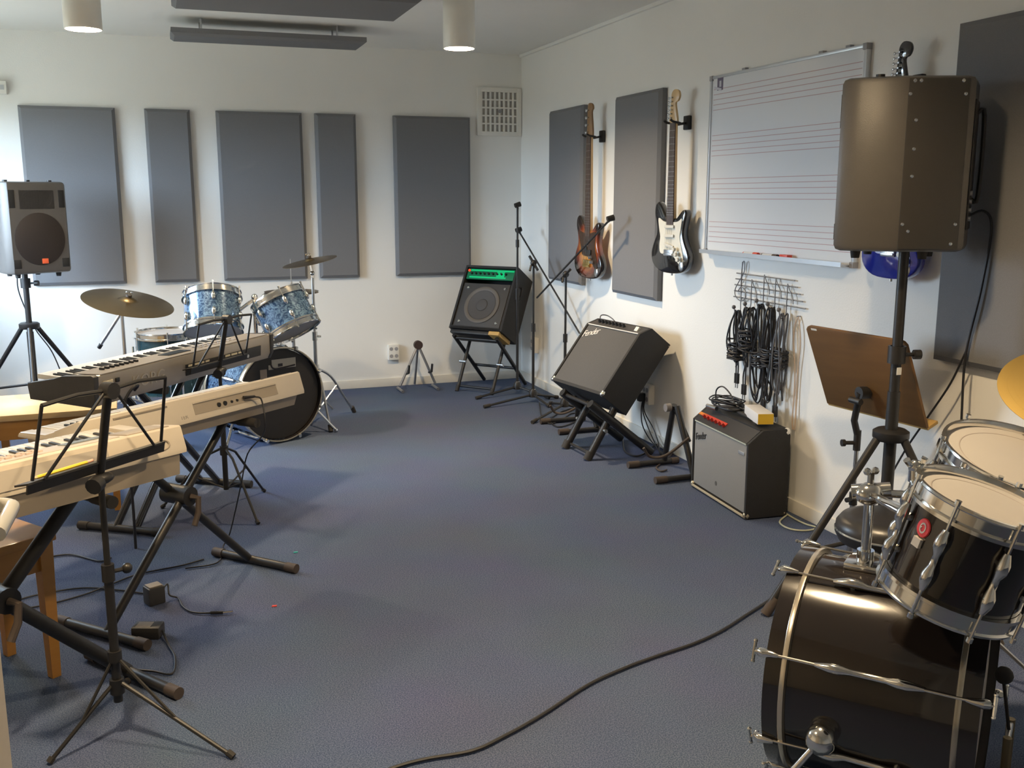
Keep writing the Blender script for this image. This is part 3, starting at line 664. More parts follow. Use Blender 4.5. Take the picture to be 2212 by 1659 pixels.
obj('box_body', B().box((0, 0, .025), (.21, .075, .05), bev=.002), mat('white_card', (.80, .77, .74), .6), t); obj('yellow_end', B().box((.1055, 0, .025), (.002, .072, .048)), mat('yellow_card', (.75, .47, .03), .6), t)
t = thing('power_cable', 'pale cable looped on the carpet beside the silver-fronted amplifier', 'cable', at(1700, 1110, z=0))
obj('cable_run', W(t).bend([at(u, v, z=.006) for u, v in ((1692, 1105), (1712, 1118), (1740, 1132), (1765, 1140))]+[at(u, v, z=.006) for u, v in ((1740, 1146), (1705, 1142), (1684, 1128), (1700, 1112))], .004, n=6, seg=7), mat('pale_green_cable', (.50, .50, .36), .5), t)

# ================================================================== LOUDSPEAKERS ON TRIPODS
def loudspeaker(M, lab, h=.62):
    t = thing('loudspeaker', lab, 'loudspeaker', M, 'moulded loudspeakers on tripod stands')
    # plan outline, front is -y
    plan = [(-.19, -.222), (.19, -.222), (.205, -.205), (.217, -.15), (.203, 0.0), (.10, .20), (.085, .215), (-.085, .215), (-.10, .20), (-.203, 0.0), (-.217, -.15), (-.205, -.205)]
    obj('shell', B().prism(plan, 0, h, None, .022), BRONZEPL, t, 35)
    gr = B()
    pts = []
    for k in range(21):
        a = PI+PI*k/20; pts.append((math.cos(a)*.165, math.sin(a)*.13))
    g = obj('grille', B().prism([(x*1.0, y+.0) for x, y in [(math.cos(2*PI*k/36)*.172, math.sin(2*PI*k/36)*.178) for k in range(36)]], -.004, .004, frame((0, -.222, .235), (0, -1, 0), (1, 0, 0)), .002), GRILLE, t)
    obj('maker_badge', B().box((.02, -.228, .085), (.042, .005, .034), bev=.002), ORANGE, g)
    obj('horn', B().lathe([(.10, .0), (.075, -.012), (.035, -.03), (0, -.03)], frame((0, -.2225, .50), (0, -1, 0), (1, 0, 0)) @ Matrix.Diagonal((1, .62, 1, 1)), 28).box((0, -.219, .50), (.24, .006, .13), bev=.002), mat('horn_black', (.02, .018, .017), .4), t)
    for s in (-1, 1):
        obj('port', B().box((s*.168, -.2215, .505), (.042, .006, .12), bev=.003), mat('port_black', (.008, .008, .008), .6), t)
        obj('port', B().box((s*.165, -.2215, .07), (.05, .006, .06), bev=.003), mat('port_black', (0, 0, 0)), t)
        # side panel with screws on the rear chamfer
        a = V((s*.2035, .004)); c = V((s*.1005, .197)); mid = (a+c)/2; n2 = V(((c-a).y, -(c-a).x)).normalized()*(1 if s > 0 else -1)
        if n2.x*s < 0: n2 = -n2
        ang = math.atan2((c-a).y, (c-a).x)
        sp = obj('side_panel', B().box((mid.x+n2.x*.001, mid.y+n2.y*.001, h/2), ((c-a).length-.004, .006, h-.022), Matrix.Rotation(ang, 4, 'Z'), bev=.002), BRONZEDK, t)
        for u, z in ((.1, .60), (.04, .555), (.16, .465), (.16, .365), (.16, .27), (.06, .10), (.16, .075), (.88, .60), (.93, .555), (.93, .10), (.88, .03), (.2, .60)):
            p = a+(c-a)*u+n2*.004; obj('screw', B().lathe([(0, .003), (.005, .0025), (.007, 0)], frame((p.x, p.y, z), (n2.x, n2.y, 0)), 10), CHROME, sp)
    for sx in (-.14, .14):
        for sy in (-.15, .08): obj('foot', B().cyl((sx*(1 if sy < 0 else .7), sy, .004), (sx*(1 if sy < 0 else .7), sy, -.028), .020, .015, seg=12), RUBBER, t)
    for sx, sy in ((-.15, -.1), (0, -.1), (.15, -.1)): obj('fly_point', B().cyl((sx, sy, h-.004), (sx, sy, h+.012), .016, seg=12), BLACK, t)
    bp = obj('back_panel', B().box((0, .2165, h*.5), (.15, .008, .46), bev=.003), BLACK, t)
    obj('back_handle', B().bend([(-.05, .215, .50), (-.05, .24, .49), (-.05, .24, .20), (-.05, .215, .19)], .008, n=4, seg=8), BLACK, bp)
    for k in range(4): obj('input_jack', B().cyl((.04, .22, .12+k*.03), (.04, .229, .12+k*.03), .010, seg=12), STEEL, bp)
    return t
def speaker_tripod(x, y, hub, top, feet, lab, clamp):
    t = thing('speaker_stand', lab, 'stand', (x, y, 0), 'black tripod speaker stands')
    obj('pole', B().cyl((0, 0, .10), (0, 0, top*.62), .0215, seg=16).cyl((0, 0, top*.6), (0, 0, top), .0175, seg=16), BLACK, t)
    obj('collar', B().lathe([(.0225, -.03), (.03, -.03), (.03, .03), (.0225, .03)], Matrix.Translation((0, 0, clamp)), 20), BLACK, t)
    obj('clamp_knob', B().cyl((.02, -.008, clamp), (.06, -.02, clamp), .007, seg=8).cyl((.055, -.02, clamp), (.078, -.027, clamp), .017, seg=12), BLACK, t)
    obj('hub', B().lathe([(.0, -.02), (.055, -.02), (.062, -.01), (.062, .012), (.05, .02), (.022, .02)], Matrix.Translation((0, 0, hub)), 24), BLACK, t)
    obj('lower_hub', B().lathe([(.0225, -.015), (.04, -.015), (.04, .015), (.0225, .015)], Matrix.Translation((0, 0, hub*.42)), 20), BLACK, t)
    for az, rr in feet:
        dx, dy = math.sin(R(az)), math.cos(R(az))
        lg = obj('leg', B().tube([(dx*.052, dy*.052, hub-.015), (dx*rr, dy*rr, .016)], .0145, seg=12), BLACK, t)
        obj('rubber_foot', B().cyl((dx*(rr-.035), dy*(rr-.035), .062), (dx*(rr+.004), dy*(rr+.004), .004), .019, seg=12), BROWNRUB, lg)
        k = .48; obj('brace', B().tube([(dx*.035, dy*.035, hub*.42), (dx*rr*(1-k*.75), dy*rr*(1-k*.75), hub*k*.75)], .008, seg=8), BLACK, t)
    return t
loudspeaker(facing_frame(-.345, -4.765, 1.29, -42, 0) @ Matrix.Scale(.9, 4), 'bronze-black loudspeaker seen from its side on a tall stand by the whiteboard')
speaker_tripod(-.36, -4.79, .645, 1.289, ((-80.8, .436), (39.2, .436), (159.2, .43)), 'black tripod speaker stand beside the wooden music stand', .93)
obj('price_sticker', B().box((-.004, -.0222, .875), (.02, .001, .026)), PLASW, bpy.data.objects['speaker_stand'])
loudspeaker(facing_frame(-3.535, -.60, 1.0, 150, 0) @ Matrix.Scale(.9, 4), 'black loudspeaker with an orange badge in front of the far wall')
speaker_tripod(-3.56, -.60, .66, .999, ((175, .50), (55, .50), (-65, .50)), 'black tripod speaker stand behind the silver synthesizer', .93)
t = thing('speaker_cable', 'black cable hanging from the loudspeaker in front of the far wall', 'cable', (-3.62, -.50, .95))
obj('cable_run', W(t).bend([(-3.62, -.47, .985), (-3.62, -.44, .85), (-3.55, -.42, .62), (-3.46, -.40, .45), (-3.40, -.38, .22), (-3.38, -.36, .02), (-3.3, -.5, .008)], .004, n=6, seg=7), CABLE, t)
t = thing('speaker_cable', 'black cable hanging from the back of the loudspeaker on its tall stand', 'cable', at(2090, 430, d=3.25))
obj('cable_run', W(t).bend([(-.115, -4.80, 1.40), (-.075, -4.835, 1.42), (-.06, -4.86, 1.36), (-.062, -4.84, 1.15), (-.065, -4.80, .92), (-.07, -4.81, .70), (-.075, -4.83, .45), (-.08, -4.85, .2), (-.10, -4.9, .02), (-.2, -5.0, .006)], .0045, n=6, seg=7), CABLE, t)
t = thing('speaker_cable', 'black cable slanting down behind the wooden music stand', 'cable', (-.07, -4.82, .95))
obj('cable_run', W(t).bend([(-.064, -4.80, .93), (-.066, -4.74, .80), (-.07, -4.65, .66), (-.08, -4.55, .5), (-.09, -4.47, .33), (-.10, -4.42, .15), (-.11, -4.40, .02), (-.14, -4.33, .006)], .004, n=6, seg=7), CABLE, t)

# ================================================================== WOODEN MUSIC STAND
az = R(173.3); wdv = V((math.sin(az), math.cos(az), 0)); nv = V((-wdv.y, wdv.x, 0)); uv = V((0, 0, math.cos(R(23.15))))-nv*math.sin(R(23.15)); tv = wdv.cross(uv)
o_ = V((-.191, -4.502, .643))
MB = Matrix(((wdv.x, tv.x, uv.x, o_.x), (wdv.y, tv.y, uv.y, o_.y), (wdv.z, tv.z, uv.z, o_.z), (0, 0, 0, 1)))
ms = o_+uv*.10
base = V((-.245, -4.475, 0))
t = thing('music_stand', 'music stand with an oak veneer board beside the tall speaker stand', 'music stand', base)
sgn = 1 if (tv.dot(V((1, 0, 0))) > 0) else -1
b = B(INV[t.name] @ MB)
outl = [(-.25, .0), (.25, .0), (.25, .34), (.24, .352), (.225, .357), (-.225, .357), (-.24, .352), (-.25, .34)]
b.prism(outl, -.006, .006, Matrix(((1, 0, 0, 0), (0, 0, 1, 0), (0, 1, 0, 0), (0, 0, 0, 1))), .002)
bd = obj('desk_board', b, WOODB, t)
obj('desk_lip', B(INV[t.name] @ MB).box((0, sgn*.026, -.004), (.5, .055, .012), bev=.002), WOODY, bd)
obj('desk_label', B(INV[t.name] @ MB).box((-.205, -sgn*.0066, .345), (.03, .001, .008)), PLASW, bd)
piv = ms-V((.03, 0, .0))
obj('tilt_bracket', W(t).cyl(ms-V((.004, 0, 0)), piv-V((.018, 0, 0)), .024, seg=14).tube([piv-V((.012, 0, 0)), base+V((-.02, 0, .62)), base+V((0, 0, .56))], .013, seg=10).cyl(piv+V((-.03, -.03, -.03)), piv+V((-.03, .03, -.03)), .012, seg=10), BLACK, t)
obj('upper_tube', W(t).cyl(base+V((0, 0, .30)), base+V((0, 0, .57)), .0085, seg=12), STEEL, t)
obj('collar', W(t).cyl(base+V((0, 0, .50)), base+V((0, 0, .58)), .014, seg=12).cyl(base+V((0, 0, .53)), base+V((-.045, .015, .53)), .008, seg=8).cyl(base+V((-.045, .015, .53)), base+V((-.058, .018, .53)), .014, seg=10), BLACK, t)
obj('lower_tube', W(t).cyl(base+V((0, 0, .05)), base+V((0, 0, .32)), .0115, seg=12), STEEL, t)
obj('lower_collar', W(t).cyl(base+V((0, 0, .28)), base+V((0, 0, .33)), .016, seg=12).cyl(base+V((0, 0, .305)), base+V((-.04, -.01, .305)), .01, seg=8), BLACK, t)
for a in (20, 140, 260):
    dx, dy = math.sin(R(a))*.20, math.cos(R(a))*.20
    obj('leg', W(t).tube([base+V((0, 0, .07)), base+V((dx*.3, dy*.3, .055)), base+V((dx, dy, .012))], .010, seg=8), STEEL, t)

# ================================================================== MICROPHONE STANDS
def mic_stand(x, y, zp, feet, lab, boom=None, straight=None):
    t = thing('microphone_stand', lab, 'stand', (x, y, 0), 'black microphone stands in the corner')
    obj('pole', B().cyl((0, 0, .06), (0, 0, zp*.55), .0105, seg=10).cyl((0, 0, zp*.5), (0, 0, zp), .008, seg=10), BLACK, t)
    obj('base_hub', B().lathe([(.0, .035), (.03, .04), (.03, .075), (.016, .10), (.011, .10)], None, 16), BLACK, t)
    obj('chrome_ring', B().cyl((0, 0, .075), (0, 0, .098), .0185, seg=12), CHROME, t)
    obj('height_clutch', B().cyl((0, 0, zp*.52), (0, 0, zp*.58), .0155, seg=12), BLACK, t)
    for a, r in feet:
        dx, dy = math.sin(R(a))*r, math.cos(R(a))*r
        l = obj('leg', B().tube([(dx*.06, dy*.06, .055), (dx, dy, .013)], .0085, seg=8), BLACK, t)
        obj('rubber_foot', B().cyl((dx*.9, dy*.9, .018), (dx*1.03, dy*1.03, .012), .0125, seg=10), RUBBER, l)
    def clip(p, dirv):
        d = V(dirv).normalized(); p = V(p)
        obj('microphone_clip', B().cyl(p, p+d*.03, .009, seg=10).cyl(p+d*.025-V((.02, 0, 0)), p+d*.03+V((.022, 0, .008)), .017, .019, seg=14), BLACK, t)
    if boom:
        a, c, pv = [V(q)-V((x, y, 0)) for q in boom]
        bm = obj('boom_arm', B().cyl(a, c, .0065, seg=8).cyl(pv+(c-a).normalized()*-.07, pv+(c-a).normalized()*.07, .0095, seg=10), BLACK, t)
        obj('boom_pivot', B().ball(pv, .024, 12, (1, .8, 1)).cyl(pv, pv+V((-.03, -.03, -.015)), .006, seg=8).cyl(pv+V((-.03, -.03, -.015)), pv+V((-.045, -.045, -.05)), .008, seg=8), BLACK, t)
        clip(c, c-a)
    else:
        clip((0, 0, zp), (0, 0, 1))
        obj('upper_clutch', B().cyl((0, 0, zp*.80), (0, 0, zp*.84), .013, seg=12), BLACK, t)
    return t
pA = V((-.262, -.640, 0)); pB = V((-.256, -.960, 0)); pC = V((-.170, -1.35, 0))
def up(p, v):                # height of a point above p whose picture row is v
    r = lambda z: (lambda q: 829.5-FPX*(q.dot(_U))/(q.dot(_F)))(V((p.x, p.y, z))-CAM)
    lo, hi = 0., 2.4
    for _ in range(40):
        m = (lo+hi)/2
        if r(m) > v: lo = m
        else: hi = m
    return lo
mic_stand(pA.x, pA.y, up(pA, 452), ((-105, .36), (15, .24), (150, .30)), 'straight black microphone stand with empty clip beside the bass amplifier')
zB = up(pB, 572); zC = up(pC, 596)
dB = (pB-CAM).dot(_F); dC = (pC-CAM).dot(_F)
mic_stand(pB.x, pB.y, zB, ((-102, .40), (75, .22), (170, .22)), 'black boom microphone stand with its arm slanting down towards the tilted amplifier', boom=(at(1252, 720, d=dB-.35), at(1123, 503, d=dB+.18), V((pB.x, pB.y, zB+.012))))
mic_stand(pC.x, pC.y, zC, ((-128, .42), (0, .26), (95, .14)), 'black boom microphone stand with its arm rising in front of the sunburst bass', boom=(at(1160, 643, x=-.26), at(1314, 478, x=-.17), V((pC.x, pC.y, zC+.012))))

# ================================================================== GUITAR STANDS
ap = at(903, 745, y=-.16); f1, f2 = at(868, 848, z=0), at(944, 842, z=0)
t = thing('guitar_stand', 'small grey A-frame guitar stand against the far wall by the socket', 'guitar stand', (ap.x, ap.y, 0))
for f_ in (f1, f2):
    inn = V((f_.x, f_.y, .012)); top_ = V((ap.x, ap.y, ap.z))
    obj('leg', W(t).tube([top_, inn+V((0, .05, .03))], .010, seg=8), DULLSTEEL, t)
    obj('foot_bar', W(t).cyl(inn+V((0, .14, .0)), inn+V((0, -.02, .0)), .011, seg=8).cyl(inn+V((0, -.02, 0)), inn+V((.0, -.035, 0)), .012, seg=8), DULLSTEEL, t)
    obj('cradle_arm', W(t).tube([top_*.35+inn*.65+V((0, .04, 0)), top_*.35+inn*.65+V((0, -.04, .02)), top_*.35+inn*.65+V((0, -.06, .08))], .009, seg=8), RUBBER, t)
obj('rear_leg', W(t).tube([(ap.x, ap.y, ap.z), (ap.x, -.03, .012)], .009, seg=8), DULLSTEEL, t)
obj('pivot_knob', W(t).cyl((ap.x, ap.y+.015, ap.z+.0), (ap.x, ap.y-.02, ap.z+.0), .034, seg=18), mat('dark_red_brown_knob', (.05, .03, .026), .5), t)
def a_stand(x0, x1, ya, yb, zap, xa, lab):
    t = thing('guitar_stand', lab, 'guitar stand', ((x0+x1)/2, (ya+yb)/2, 0), 'black tubular guitar stands by the whiteboard wall')
    ym = (ya+yb)/2
    for yy in (ya, yb):
        obj('leg', W(t).tube([(xa+.02, ym+(yy-ym)*.10, zap), (xa+.05, yy, .03)], .0165, seg=10), BLACK, t)
        fb = obj('foot_bar', W(t).cyl((x0+.05, yy, .0185), (x1, yy, .0185), .0155, seg=10), BLACK, t)
        obj('foam_end', W(t).cyl((x0, yy, .0195), (x0+.065, yy, .0195), .019, seg=12), BROWNRUB, fb)
        obj('foam_end', W(t).cyl((x1-.03, yy, .0195), (x1+.015, yy, .0195), .018, seg=12), BROWNRUB, fb)
    obj('pivot_knob', W(t).cyl((xa+.0, ym+.02, zap-.012), (xa-.03, ym+.02, zap-.012), .022, seg=14), mat('grey_knob', (.22, .20, .19), .6), t)
    obj('rear_strut', W(t).tube([(xa+.02, ym, zap-.02), (x1-.01, ym, zap*.45)], .012, seg=8), BLACK, t)
    obj('cradle_arm', W(t).bend([(xa+.04, yb+.04, .22), (x0+.09, yb+.06, .13), (x0+.02, yb+.10, .12), (x0-.02, yb+.10, .17)], .008, n=5, seg=8), BROWNRUB, t)
    return t
za_ = at(1465, 882, x=-.22).z
a_stand(-.395, -.10, -2.80, -3.12, za_, -.22, 'black tubular guitar stand between the two guitar amplifiers')
a_stand(-.46, -.16, -1.64, -1.955, .36, -.25, 'black tubular guitar stand half hidden behind the tilted amplifier')

# ================================================================== KEYBOARDS
def key_meshes():
    w_ = B().box((0, .080, .0), (.0222, .160, .02), bev=.0015).mesh('white_key', KEYW); k_ = B().box((0, .052, .0), (.0112, .092, .018), bev=.002).mesh('black_key', KEYB)
    return w_, k_
WK, BK = key_meshes()
def keys(t, n, x_low, yk, zk, dirx=-1):
    pat = [1, 1, 0, 1, 1, 1, 0]
    for k in range(n):
        o = obj('white_key', WK, None, t); o.location = (x_low+dirx*(k+.5)*.0235, yk, zk)
        if k < n-1 and pat[k % 7]:
            o = obj('black_key', BK, None, t); o.location = (x_low+dirx*(k+1)*.0235, yk-.0, zk+.007)
def kb_matrix(rx, ry, z, a, length, depth):
    """rear right bottom corner -> centre of the footprint; X along the keyboard, Y towards the player"""
    L = V((math.sin(R(a)), math.cos(R(a)), 0)); D = V((math.cos(R(a)), -math.sin(R(a)), 0)); c = V((rx, ry, z))-L*length/2-D*depth/2
    return Matrix.Translation(c) @ Matrix.Rotation(R(90-a), 4, 'Z')
# --- silver synthesizer
ln, dp = 1.335, .325
M = kb_matrix(-2.222, -2.305, .652, 37.4, ln, dp) @ Matrix.Rotation(R(3.5), 4, 'X')
t = thing('synthesizer', 'long silver synthesizer with dark ends seen from behind', 'keyboard', M, 'keyboards on X-stands')
r_ = -dp/2
prof = [(r_+.012, 0), (r_, .03), (r_+.004, .122), (r_+.012, .126), (-.01, .104), (0, .066), (dp/2-.004, .062), (dp/2, .055), (dp/2-.012, .0)]
obj('case', B().prism(prof, -ln/2+.03, ln/2-.03, XZ, .002), SILVER, t)
cheek = [(r_+.012, -.002), (r_-.003, .03), (r_-.001, .124), (r_+.012, .130), (-.01, .113), (.03, .098), (dp/2-.004, .066), (dp/2+.002, .055), (dp/2-.010, -.002)]
for s in (-1, 1): obj('end_cheek', B().prism(cheek, s*ln/2-(.03 if s > 0 else 0), s*ln/2+(.03 if s < 0 else 0), XZ, .004), DARK, t)
keys(t, 52, .61, .004, .083)
ctl = obj('control_panel', B().box((0, -.088, .1215), (ln-.10, .135, .003), Matrix.Rotation(R(-5), 4, 'X')), mat('synth_top_panel', (.36, .32, .27), .35, .5), t)
obj('display', B().box((-.05, -.085, .124), (.16, .06, .004), Matrix.Rotation(R(-5), 4, 'X')), mat('lcd_dark', (.02, .03, .04), .15), ctl)
for k in range(8): obj('slider', B().box((-.52+k*.03, -.08, .126), (.010, .022, .012), bev=.002), BLACK, ctl)
for k in range(16): obj('button', B().box((.12+(k % 8)*.04, -.07-(k//8)*.03, .124), (.024, .014, .008), bev=.002), PLASG, ctl)
jp = obj('jack_recess', B().box((.235, r_-.0005, .055), (.62, .004, .052), bev=.001), mat('recess_black', (.015, .014, .013), .5), t)
for k in range(9): obj('jack', B().cyl((-.02+k*.055, r_-.002, .045), (-.02+k*.055, r_-.008, .045), .009, seg=12), STEEL, jp)
for k, (x0_, x1_) in enumerate(((-.06, -.02), (-.012, .02), (.03, .06), (.07, .10), (.23, .27), (.28, .33), (.34, .37))):
    obj('printed_strip', B().box(((x0_+x1_)/2, r_-.003, .073), (x1_-x0_, .002, .009)), mat('printed_white', (.75, .66, .45), .5), jp)
text('maker_name', 'KORG', .075, mat('embossed_silver', (.62, .56, .47), .3, .6), t, Matrix.Translation((-.33, r_-.0005, .06)) @ Matrix.Rotation(PI/2, 4, 'X'), .0012, 0, 1.05)
obj('mains_inlet', B().box((-.585, r_-.001, .085), (.055, .004, .03), bev=.001), mat('inlet_bright', (.85, .72, .48), .25, .5), t)
obj('power_switch', B().box((-.53, r_-.002, .092), (.022, .006, .018), bev=.002), BLACK, t)
for sx in (-.5, .5):
    for sy in (-.1, .1): obj('rubber_foot', B().cyl((sx, sy, .001), (sx, sy, -.008), .015, seg=10), RUBBER, t)
tc_ = thing('synth_cable', 'thick black cable curling out of the back of the silver synthesizer', 'cable', M @ V((-.50, r_, .05)))
obj('cable_loop', W(tc_).bend([M @ V(p) for p in ((-.43, r_-.004, .03), (-.44, r_-.03, .055), (-.475, r_-.04, .058), (-.51, r_-.035, .03), (-.525, r_-.03, -.02), (-.52, r_-.035, -.2), (-.50, r_-.04, -.45), (-.5, r_-.05, -.645))], .006, n=6, seg=8), CABLE, tc_)
# --- beige keyboards
def home_keyboard(name, M, ln, dp, lab, nkeys, hb=.047, hu=.075, drop=.012, zk=.030, ins=.035):
    t = thing(name, lab, 'keyboard', M, 'keyboards on X-stands'); r_ = -dp/2
    lower = [(r_+ins, 0), (r_+ins*.5, hb), (dp/2-.015, hb), (dp/2-.025, .0)]
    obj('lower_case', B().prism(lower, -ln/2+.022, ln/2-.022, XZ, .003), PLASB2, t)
    upper = [(r_, hb), (r_, hb+.012), (r_+.022, hb+hu), (r_+.03, hb+hu+.003), (-.02, hb+hu-drop), (0, hb+hu-.022-drop), (.004, hb+.018), (dp/2-.006, hb+.014), (dp/2, hb+.006), (dp/2, hb)]
    obj('upper_case', B().prism(upper, -ln/2, ln/2, XZ, .004), PLASB, t)
    side = [(r_+.03, hb+hu-.006), (-.02, hb+hu-drop-.002), (.03, hb+zk+.016), (dp/2-.01, hb+zk+.010), (dp/2-.002, hb+.01), (r_+.02, hb+.01)]
    for s in (-1, 1): obj('end_block', B().prism(side, s*ln/2-(.05 if s > 0 else -.002), s*ln/2+(.05 if s < 0 else -.002), XZ, .004), PLASB, t)
    keys(t, nkeys, nkeys*.0235/2, .008, hb+zk)
    an = -math.atan2(drop+.003, -.02-(r_+.03)); RX = Matrix.Rotation(an, 4, 'X'); zt = lambda y: hb+hu+.003+(y-(r_+.03))*math.tan(an)
    ctl = obj('control_panel', B().box((0, -.075, zt(-.075)), (ln*.62, .10, .006), RX, bev=.002), mat('panel_pale', (.52, .48, .44), .5), t)
    for k in range(30): obj('button', B().box((-.16+(k % 10)*.028, -.045-(k//10)*.022, zt(-.045-(k//10)*.022)+.004), (.018, .010, .008), RX, bev=.002), mat('button_pink', (.60, .48, .42), .5), ctl)
    obj('display', B().box((.23, -.065, zt(-.065)+.003), (.12, .04, .006), RX), mat('lcd_grey', (.25, .28, .27), .2), ctl)
    for s in (-1, 1):
        g = obj('speaker_grille', B().box((s*(ln/2-.10), -.08, zt(-.08)), (.14, .10, .006), RX, bev=.002), PLASB2, t)
    return t, r_
SLA = math.atan2(.022, .063)
def rear_plate(t, name, r_, hb, x0, x1, z0, z1, m, off=.0, th=.003, parent=None):
    zc = (z0+z1)/2; y = r_+(zc-.012)*math.tan(SLA)
    return obj(name, B().box(((x0+x1)/2, y-off, hb+zc), (x1-x0, th, z1-z0), Matrix.Rotation(-SLA, 4, 'X')), m, parent or t)
M2 = kb_matrix(-2.241, -3.633, .655, 48.2, 1.02, .33)
t, r2 = home_keyboard('home_keyboard', M2, 1.02, .33, 'beige home keyboard seen from its jack side behind the wire music stand', 36, hu=.082, drop=.040, zk=.008)
hb = .047
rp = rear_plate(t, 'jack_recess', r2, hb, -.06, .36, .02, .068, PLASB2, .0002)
obj('recess_ridge', B().box((.15, r2+.013, hb+.061), (.42, .004, .004)), PLASB, rp)
for k, (jx, rr) in enumerate(((.055, .0085), (.085, .0085), (.118, .005), (.145, .005))): obj('jack', B().cyl((jx, r2+.012, hb+.036), (jx, r2+.003, hb+.036), rr, seg=12), BLACK, rp)
text('printed_name', 'TER', .020, mat('print_grey', (.20, .18, .16), .5), t, Matrix.Translation((-.11, r2+.0035, hb+.022)) @ Matrix.Rotation(PI/2-SLA, 4, 'X'), .0005)
obj('vent_lip', B().box((-.28, r2+.018, hb+.07), (.22, .006, .006), bev=.001), PLASB2, t)
tcab = thing('pedal_cable', 'thin dark cable plugged into the back of the beige keyboard', 'cable', M2 @ V((.19, r2, hb+.04)))
obj('plug', W(tcab).cyl(M2 @ V((.17, r2-.002, hb+.042)), M2 @ V((.215, r2-.014, hb+.040)), .007, .005, seg=10), BLACK, tcab)
obj('cable_run', W(tcab).bend([M2 @ V((.215, r2-.014, hb+.040)), M2 @ V((.235, r2-.03, hb+.02)), M2 @ V((.24, r2-.03, -.05)), at(535, 980, d=4.05), at(520, 1050, d=4.1), at(497, 1150, d=4.2), at(482, 1180, z=.006), at(470, 1215, z=.006), at(400, 1228, z=.006)], .003, n=6, seg=7), CABLE, tcab)
M3 = kb_matrix(-2.7095, -4.535, .660, 54.3, 1.0, .335)
t, r3 = home_keyboard('home_keyboard', M3, 1.0, .335, 'beige home keyboard with visible keys directly behind the wire music stand', 36, hb=.065, ins=.010); hb = .065
rp = rear_plate(t, 'rear_recess', r3, hb, -.25, .25, .012, .064, mat('beige_recess_plastic', (.42, .38, .33), .5), .0004)  # recess plate in a browner beige than the case
obj('round_logo', B().lathe([(.016, 0), (.018, .001), (.020, 0)], frame((.42, r3+.0055, hb+.035), (0, -1, .3), (1, 0, 0)) @ Matrix.Diagonal((1.3, .8, 1, 1)), 24), mat('logo_taupe', (.33, .28, .22), .5), t)
for k in range(2): obj('jack', B().cyl((-.40+k*.04, r3+.008, hb+.03), (-.40+k*.04, r3-.001, hb+.03), .007, seg=12), BLACK, t)

# ================================================================== X-STANDS
def x_stand(cx, cy, a, sep, top, lab, fl=.43, r=.0155, double=False, sup=.36, lever=True, rub=BROWNRUB):
    M = Matrix.Translation((cx, cy, 0)) @ Matrix.Rotation(R(90-a), 4, 'Z')      # X along the keyboard
    t = thing('keyboard_stand', lab, 'stand', M, 'black X-frame keyboard stands')
    zf, zt = .019, top-.018; ts = sep*.62
    for s, off in ((-1, -.024), (1, .024)):
        for o2 in ((-.022, .022) if not double else (-.05, .05)) if double else (0,):
            obj('leg', B().tube([(s*sep/2, off+o2, zf), (-s*ts/2, off+o2, zt)], r, seg=16), mat('gloss_black_tube', (.02, .02, .022), .16, coat=.5) if double else BLACK, t)
        fb = obj('foot_bar', B().cyl((s*sep/2, -fl/2+.03, zf), (s*sep/2, fl/2-.03, zf), .0165, seg=12), BLACK, t)
        sb = obj('support_arm', B().cyl((s*ts/2, -sup/2+.03, zt), (s*ts/2, sup/2-.03, zt), .0155, seg=12), BLACK, t)
        for e in (-1, 1):
            obj('end_cap', B().cyl((s*sep/2, e*(fl/2-.05), zf), (s*sep/2, e*fl/2, zf), .019, seg=12), rub, fb)
            obj('rubber_grip', B().cyl((s*ts/2, e*(sup/2-.09), zt), (s*ts/2, e*sup/2, zt), .018, seg=12), RUBBER, sb)
    zc = zf+(zt-zf)*sep/(sep+ts)
    obj('locking_hub', B().cyl((0, -.06, zc), (0, .06, zc), .036, seg=16), BLACK, t)
    if lever: obj('lever_handle', B().tube([(.0, -.06, zc), (.012, -.085, zc-.005), (.005, -.088, zc-.055), (-.02, -.09, zc-.10)], .011, seg=8), BROWNRUB, t)
    return t
x_stand(-2.74, -3.86, 46.5, .76, .655, 'black X-frame stand with brown end caps under the beige jack-side keyboard')
x_stand(-3.225, -4.69, 54.3, .77, .660, 'thick-legged black X-frame stand under the beige keyboard with visible keys', r=.021, fl=.46, sup=.40)
x_stand(-2.772, -2.685, 34, .77, .644, 'double-tubed black X-frame stand under the silver synthesizer', double=True, r=.0165, lever=False, rub=RUBBER)

